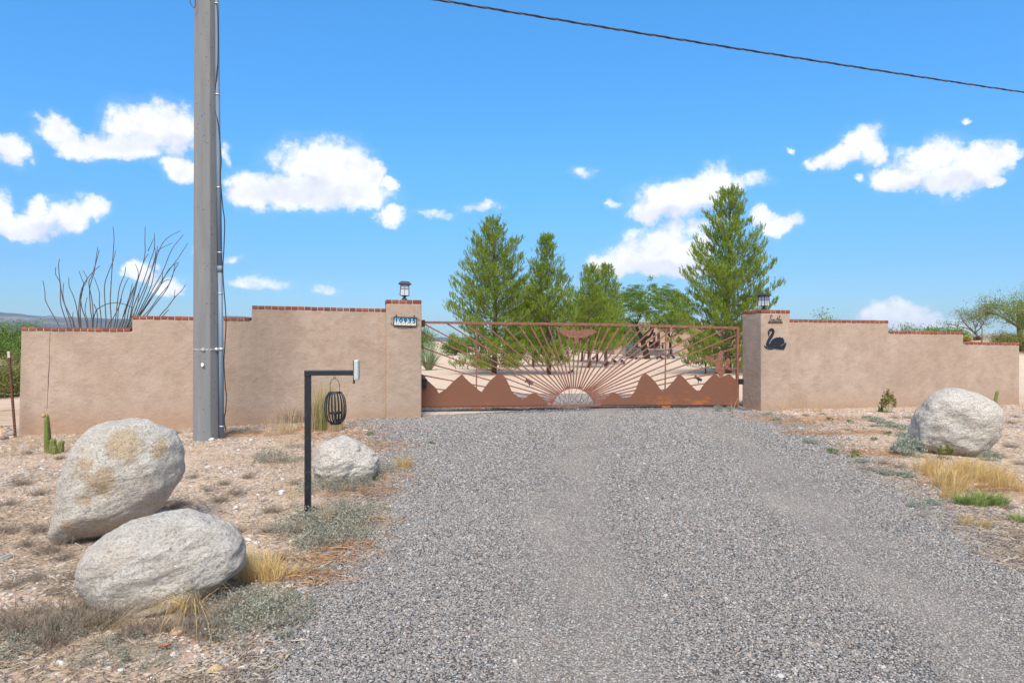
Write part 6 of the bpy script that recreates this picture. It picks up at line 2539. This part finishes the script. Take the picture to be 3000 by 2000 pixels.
# green masses in the yard
desert_tree('small_tree', 'small rounded green tree behind the mesquite', ground_at(1965, 66), 4.3, 3.8, 51, M['bush_leaf'], M['mesquite_bark'], 0.10, 7, 18, 0.12, 0.22, flat=0.55, fork=0.5)
desert_tree('bush', 'green bush behind the pines at the house corner', ground_at(1835, 64), 3.4, 3.4, 52, M['bush_leaf'], M['mesquite_bark'], 0.10, 7, 18, 0.12, 0.22, flat=0.7, fork=0.12, cat='bush')
desert_tree('grey_shrub', 'silvery grey shrub at the foot of the mesquite', ground_at(1855, 58), 1.25, 1.1, 53, M['silver_leaf'], M['twig_grey'], 0.04, 7, 10, 0.09, 0.11, flat=0.8, fork=0.08, cat='shrub')
desert_tree('bush', 'green bush showing past the left pillar beyond the spiky plant', ground_at(1215, 44), 2.4, 2.6, 54, M['bush_leaf'], M['mesquite_bark'], 0.07, 7, 16, 0.10, 0.18, flat=0.7, fork=0.12, cat='bush')
desert_tree('bush', 'dark bush on the skyline behind the broad pine', ground_at(1330, 75), 2.0, 3.0, 55, M['bush_leaf'], M['mesquite_bark'], 0.07, 7, 16, 0.14, 0.22, flat=0.7, fork=0.12, cat='bush')


def spiky_plant():
    b = on_ground(1256, 1084)
    root = thing('spiky_plant', 'fan of pale green upright leaves on the sand behind the left pillar', 'yucca', b)
    vs, fs = [], []
    rr = random.Random(3)
    for _ in range(110):
        an = rr.uniform(0, 2 * math.pi)
        tilt = rr.uniform(0.05, 0.75)
        L = rr.uniform(0.9, 1.65)
        d = Vector((math.cos(an) * math.sin(tilt), math.sin(an) * math.sin(tilt), math.cos(tilt)))
        p = Vector((0.12 * math.cos(an), 0.12 * math.sin(an), 0))
        pts = [p + d * L * k / 4 + Vector((math.cos(an), math.sin(an), 0)) * (0.10 * (k / 4) ** 2) for k in range(5)]
        side = Vector((-math.sin(an), math.cos(an), 0))
        ribbon(vs, fs, pts, 0.055, side)
    link('leaves', np_mesh('leaves', [tuple(v) for v in vs], fs, M['yucca_leaf']), root)
    m = MB()
    for k, (dx, h) in enumerate(((-0.02, 1.95), (0.35, 1.75), (0.62, 1.6))):
        m.tube([(dx * 0.1, 0, 0.2), (dx * 0.5, 0, h * 0.6), (dx * 1.3, 0, h)], [0.012, 0.010, 0.006], 5)
    m.build('flower_stalks', M['twig_grey'], root, True)


spiky_plant()
# right-hand garden on the berm
desert_tree('palo_verde', 'sparse palo verde with thin leaves on the berm behind the right wall', ground_at(2868, 27.5), 1.3, 1.7, 71, M['paloverde_leaf'], M['twig_grey'], 0.03, 7, 4, 0.05, 0.06, flat=0.5, fork=0.2)
desert_tree('palo_verde', 'leafy green palo verde at the far end of the right wall', ground_at(2985, 27.0), 1.9, 2.5, 72, M['paloverde_leaf'], M['paloverde_bark'], 0.05, 8, 15, 0.055, 0.10, flat=0.7, fork=0.16)
for (u, Y, vt, w, sd) in ((2430, 26.0, 922, 1.6, 73), (2625, 27.0, 953, 1.3, 74), (2730, 28.0, 961, 0.9, 75), (2795, 27.5, 960, 1.2, 76), (2845, 34.0, 975, 1.8, 78)):
    g0 = ground_at(u, Y)
    top = CAM_H - (vt - 1000) / FPX * Y
    desert_tree('bush', 'low green bush topping the right wall from behind', g0, top - g0.z, w, sd, M['mesquite_leaf'], M['twig_grey'], 0.04, 7, 7, 0.07, 0.10, flat=0.6, fork=0.1, cat='bush', group='bushes behind the right wall')
desert_tree('shrub', 'brownish creosote shrub under the leafy palo verde', ground_at(2960, 25.5), 0.62, 1.2, 79, M['creosote_leaf'], M['twig_grey'], 0.02, 9, 10, 0.05, 0.08, flat=0.7, fork=0.08, cat='shrub')
desert_tree('shrub', 'olive creosote shrub beside the saguaro', ground_at(3010, 25.0), 0.7, 1.2, 80, M['creosote_leaf'], M['twig_grey'], 0.02, 9, 10, 0.05, 0.08, flat=0.7, fork=0.08, cat='shrub')


def barrel(label, u, Y, r, mat):
    b = ground_at(u, Y)
    root = thing('barrel_cactus', label, 'cactus', b)
    m = MB()
    ribs, lv = 16, 10
    vs, fs = [], []
    n = ribs * 3
    for i in range(lv + 1):
        t = i / lv
        rr = r * math.sin(math.pi * (0.18 + 0.80 * t)) ** 0.7
        for k in range(n):
            an = 2 * math.pi * k / n
            q = rr * (1 + 0.09 * math.cos(ribs * an))
            vs.append((q * math.cos(an), q * math.sin(an), r * 1.6 * t - 0.02))
    for i in range(lv):
        for k in range(n):
            fs.append((i * n + k, i * n + (k + 1) % n, (i + 1) * n + (k + 1) % n, (i + 1) * n + k))
    fs.append(tuple(lv * n + k for k in range(n)))
    m.add(vs, fs).build('body', M['cactus_green'], root, True)
    s = MB()
    for k in range(ribs):
        an = 2 * math.pi * k / ribs
        for t in np.linspace(0.08, 0.96, 11):
            rr = r * math.sin(math.pi * (0.18 + 0.80 * t)) ** 0.7 * 1.09
            c = Vector((rr * math.cos(an), rr * math.sin(an), r * 1.6 * t - 0.02))
            for _ in range(5):
                d = Vector((math.cos(an) + random.gauss(0, 0.6), math.sin(an) + random.gauss(0, 0.6), random.gauss(0.3, 0.6))).normalized()
                q = d.orthogonal().normalized() * 0.006
                s.add([c - q, c + q, c + d * 0.07], [(0, 1, 2)])
    o = s.build('spines', mat, root)
    o['kind'] = 'stuff'


barrel('round golden barrel cactus on the berm behind the right wall', 2834, 27.5, 0.11, M['barrel_gold'])
barrel('reddish barrel cactus next to the golden one', 2864, 27.5, 0.09, M['barrel_red'])


def saguaro():
    b = ground_at(2989, 28.0)
    root = thing('saguaro', 'young ribbed saguaro trunk behind the palo verde', 'saguaro', b)
    m, sp = cactus_stem(1.5, 0.115, 14, None)
    m.build('stem', M['cactus_green'], root, True)
    s = sp.build('spines', M['cactus_spine'], root)
    s['kind'] = 'stuff'
    b2 = ground_at(2876, 26.8)
    r2 = thing('dead_stalk', 'bare dead stalk standing up through the sparse palo verde', 'stalk', b2)
    MB().tube([(0, 0, -0.05), (0.02, 0, 0.5), (-0.01, 0, 1.0), (0.02, 0, 1.4), (0.05, 0, 1.62)], [0.028, 0.022, 0.016, 0.011, 0.004], 6).build('stem', M['twig_grey'], r2, True)
    MB().tube([(0.0, 0, 0.7), (-0.16, 0, 0.95), (-0.2, 0, 1.25)], [0.012, 0.008, 0.003], 5).build('side_branch', M['twig_grey'], r2, True)


saguaro()
small_rock('boulder', 'round pale boulder on the berm past the end of the right wall', 2999, 1062, 0.7, 0.55, 0.6, M['granite_pale'], 91)

# left background
for (u, Y, h, w, sd, lab) in ((-40, 36, 2.5, 3.4, 81, 'dense green mesquite bush beyond the fence at the left'), (35, 40, 2.6, 3.0, 82, 'rounder green mesquite bush just past the left wall end'), (90, 42, 2.3, 3.2, 85, 'green mesquite bush hidden mostly by the left wall end')):
    desert_tree('bush', lab, ground_at(u, Y), h, w, sd, M['bush_leaf'], M['mesquite_bark'], 0.08, 8, 20, 0.10, 0.19, flat=0.75, fork=0.08, cat='bush')
for (u, Y, h, w, sd, lab) in ((15, 22, 1.15, 1.8, 83, 'yellowish creosote bush beyond the barbed wire'), (48, 20, 0.8, 1.2, 84, 'low olive creosote bush close to the wall end'), (-25, 19, 1.0, 1.3, 86, 'straggly creosote bush at the barbed wire')):
    desert_tree('creosote_bush', lab, ground_at(u, Y), h, w, sd, M['creosote_leaf'], M['twig_grey'], 0.03, 9, 9, 0.055, 0.12, flat=0.7, fork=0.06, cat='bush')


def parked_car():
    b = ground_at(-22, 62)
    root = thing('parked_car', 'white car mostly hidden by brush far beyond the barbed wire', 'car', b, R(8))
    m = MB().plate([(-2.2, 0.35), (2.1, 0.35), (2.2, 0.6), (2.1, 0.92), (1.2, 1.0), (-2.15, 1.0), (-2.25, 0.6)], -0.85, 0.85)
    m.build('body', M['car_white'], root, bevel=0.06)
    m = MB().plate([(-1.9, 0.98), (1.15, 0.98), (0.55, 1.5), (-1.55, 1.52)], -0.72, 0.72)
    c = m.build('cabin', M['car_white'], root, bevel=0.06)
    for x0, x1, t0, t1 in ((-1.72, -0.7, -1.45, -0.7), (-0.6, 0.35, -0.6, 0.3), (0.42, 1.0, 0.38, 0.5)):
        MB().plate([(x0, 1.03), (x1, 1.03), (t1, 1.42), (t0, 1.42)], -0.735, -0.725).build('window', M['car_glass'], c)
    for x in (-1.4, 1.35):
        for y in (-0.85, 0.85):
            w = MB()
            w.tube([(x, y - 0.09, 0.33), (x, y + 0.09, 0.33)], 0.33, 18)
            wo = w.build('wheel', M['black_cable'], root)
            MB().tube([(x, y - 0.10, 0.33), (x, y + 0.10, 0.33)], 0.18, 12).build('rim', M['galvanised'], wo)


parked_car()


# ------------------------------------------------------------------ house in the distance
def house():
    Y = 74.0
    b = ground_at(1990, Y)
    root = thing('house', 'low tan stucco house with dark porch openings beyond the gate', 'house', b)

    def X(u):
        return (u - 1500) / FPX * Y - b.x

    def Z(v):
        return CAM_H - (v - 1000) / FPX * Y - b.z
    m = MB()
    x0, x1 = X(1800), X(2180)
    zt = 3.5
    ops = [(X(1901), X(1928), 0.02, Z(1000)), (X(1939), X(1944), 0.02, Z(1003)), (X(1960), X(1964.5), 0.1, Z(998)), (X(2030), X(2042), 0.9, Z(995)), (X(1850), X(1870), 0.02, Z(1000))]
    ops.sort()
    # front wall pieces around the openings
    x = x0
    for (a, c, z0, z1) in ops:
        m.box((x, 0, -0.2), (a, 0.35, zt))
        m.box((a, 0, z1), (c, 0.35, zt))
        if z0 > 0.05:
            m.box((a, 0, -0.2), (c, 0.35, z0))
        x = c
    m.box((x, 0, -0.2), (x1, 0.35, zt))
    m.box((x0, 0.35, -0.2), (x0 + 0.35, 10, zt))
    m.box((x1 - 0.35, 0.35, -0.2), (x1, 10, zt))
    m.box((x0 + 0.35, 9.65, -0.2), (x1 - 0.35, 10, zt))
    m.build('wall', M['house_stucco'], root)
    r = MB().box((x0 + 0.3, 0.3, zt - 0.5), (x1 - 0.3, 9.7, zt - 0.35))
    r.build('roof', M['house_trim'], root)
    MB().box((x0 - 0.04, -0.04, zt), (x1 + 0.04, 0.39, zt + 0.10)).build('parapet_cap', M['house_trim'], root)
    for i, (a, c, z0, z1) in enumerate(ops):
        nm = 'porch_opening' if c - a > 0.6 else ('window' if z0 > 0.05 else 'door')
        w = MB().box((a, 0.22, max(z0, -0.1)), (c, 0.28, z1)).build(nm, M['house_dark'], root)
        MB().box((a - 0.06, -0.03, z1), (c + 0.06, 0.0, z1 + 0.12)).build('lintel', M['house_trim'], w)
    for u in (1908, 1921):
        MB().box((X(u) - 0.12, -1.6, -0.1), (X(u) + 0.12, -1.36, 2.4)).build('porch_post', M['mesquite_bark'], root)
    # planter wall in front
    Y2 = 70.0
    b2 = ground_at(1900, Y2)
    pr = thing('planter_wall', 'long low dark stone planter wall in front of the house', 'wall', b2)

    def X2(u):
        return (u - 1500) / FPX * Y2 - b2.x

    def Z2(v):
        return CAM_H - (v - 1000) / FPX * Y2 - b2.z
    zc = Z2(1025)
    xx = X2(1825)
    rows = 3
    for rw in range(rows):
        x = X2(1825) - (0.2 if rw % 2 else 0)
        while x < X2(1970):
            ln = random.uniform(0.35, 0.7)
            h = zc / rows
            q = MB().box((x, random.uniform(-0.03, 0.0), rw * h), (min(x + ln - 0.02, X2(1970)), 0.3, rw * h + h - 0.015))
            q.build('stone', M['planter_stone'], pr)
            x += ln
    MB().box((X2(1823), -0.06, zc), (X2(1972), 0.36, zc + 0.14)).build('coping', M['house_trim'], pr)
    MB().box((X2(1970), -0.08, -0.1), (X2(1998), 0.5, Z2(1021))).build('end_block', M['house_trim'], pr, bevel=0.02)
    # blue drum and pale urn
    b3 = on_ground(1845, 1041.5)
    d = thing('water_barrel', 'light blue plastic barrel in front of the planter wall', 'barrel', b3)
    MB().lathe([(0.17, 0.0), (0.19, 0.03), (0.18, 0.12), (0.195, 0.16), (0.18, 0.2), (0.185, 0.36), (0.195, 0.40), (0.17, 0.46)], 16).build('drum', M['blue_plastic'], d, True)
    MB().lathe([(0.06, 0.46), (0.06, 0.50), (0.02, 0.505)], 12).build('cap', M['blue_plastic'], d, True)
    b4 = on_ground(1951, 1046)
    d = thing('garden_urn', 'pale stone urn standing before the planter wall', 'urn', b4)
    MB().lathe([(0.16, 0.0), (0.16, 0.06), (0.07, 0.12), (0.10, 0.22), (0.20, 0.38), (0.22, 0.48), (0.17, 0.55), (0.19, 0.60), (0.02, 0.58)], 14).build('bowl', M['pale_stone'], d, True)


house()


# ------------------------------------------------------------------ garden spotlights
def spotlights():
    def one(u, v, s, ang, label, group=None):
        b = on_ground(u, v)
        root = thing('garden_spotlight', label, 'spotlight', b, ang, group)
        root.scale = (s, s, s)
        MB().tube([(0, 0, -0.05), (0, 0, 0.10)], 0.012, 6).build('stake', M['black_iron'], root)
        MB().box((-0.03, -0.02, 0.09), (0.03, 0.02, 0.12)).build('bracket', M['black_iron'], root)
        m = MB()
        A = Matrix.Translation((0, 0, 0.16)) @ Matrix.Rotation(R(-28), 4, 'Y')
        m.box((-0.12, -0.05, -0.045), (0.10, 0.05, 0.045), A)
        m.box((0.10, -0.065, -0.06), (0.14, 0.065, 0.065), A)
        h = m.build('head', M['black_iron'], root, bevel=0.008)
        MB().box((0.1405, -0.05, -0.045), (0.143, 0.05, 0.045), A).build('lens', M['car_glass'], h)
    one(1551, 1135, 1.0, R(180), 'black garden spotlight on the sand before the slim pine')
    one(1672, 1099, 0.95, R(-20), 'black garden spotlight on the sand seen above the sun arch')
    one(2046, 1123, 1.0, R(175), 'black garden spotlight on the sand before the tallest pine')
    for i, (u, v) in enumerate(((1739, 1056), (1800, 1066), (1825, 1070), (1778, 1079), (1848, 1052), (1863, 1056), (1926, 1055), (1938, 1055), (1957, 1052), (1972, 1052))):
        one(u, v, 1.3, random.uniform(0, 6), 'tiny black spotlight on the open sand before the planter wall', 'far garden spotlights')
    b = on_ground(2067, 1094)
    p = thing('garden_stake', 'thin dark stake beside the tallest pine', 'stake', b)
    MB().tube([(0, 0, -0.1), (0, 0, 0.46)], 0.03, 8).build('rod', M['black_iron'], p)
    MB().lathe([(0.045, 0.44), (0.05, 0.47), (0.01, 0.50)], 8).build('cap', M['black_iron'], p)


spotlights()

# a fallen leaf near the camera, one on the gravel
for (u, v, lab) in ((483, 1905, 'curled orange dead leaf on the pebbles'),):
    b = on_ground(u, v)
    pts = []
    vs, fs = [], []
    for i in range(7):
        t = i / 6
        w = 0.016 * math.sin(math.pi * (0.1 + 0.85 * t))
        z = 0.012 + 0.014 * t * t
        vs += [(-0.03 + 0.06 * t, -w, z + 0.012), (-0.03 + 0.06 * t, 0, z), (-0.03 + 0.06 * t, w, z + 0.014)]
    for i in range(6):
        fs += [(3 * i, 3 * i + 1, 3 * i + 4, 3 * i + 3), (3 * i + 1, 3 * i + 2, 3 * i + 5, 3 * i + 4)]
    o = link('fallen_leaf', np_mesh('fallen_leaf', vs, fs, M['brown_leaf'], True), None, b)
    tag(o, lab, 'leaf')


# ------------------------------------------------------------------ air
def haze():
    mt = bpy.data.materials.new('haze_air')
    mt.use_nodes = True
    nt = mt.node_tree
    nt.nodes.clear()
    out = nt.nodes.new('ShaderNodeOutputMaterial')
    pv = nt.nodes.new('ShaderNodeVolumePrincipled')
    pv.inputs['Color'].default_value = (0.62, 0.79, 1.0, 1)
    pv.inputs['Density'].default_value = 0.3 / 9000.0
    pv.inputs['Anisotropy'].default_value = 0.0
    nt.links.new(pv.outputs[0], out.inputs['Volume'])
    m = MB().box((-17500, -17500, -30), (17500, 17500, 560))
    o = m.build('haze', mt)
    tag(o, 'thin blue desert haze in the far distance', 'haze', kind='stuff')


haze()
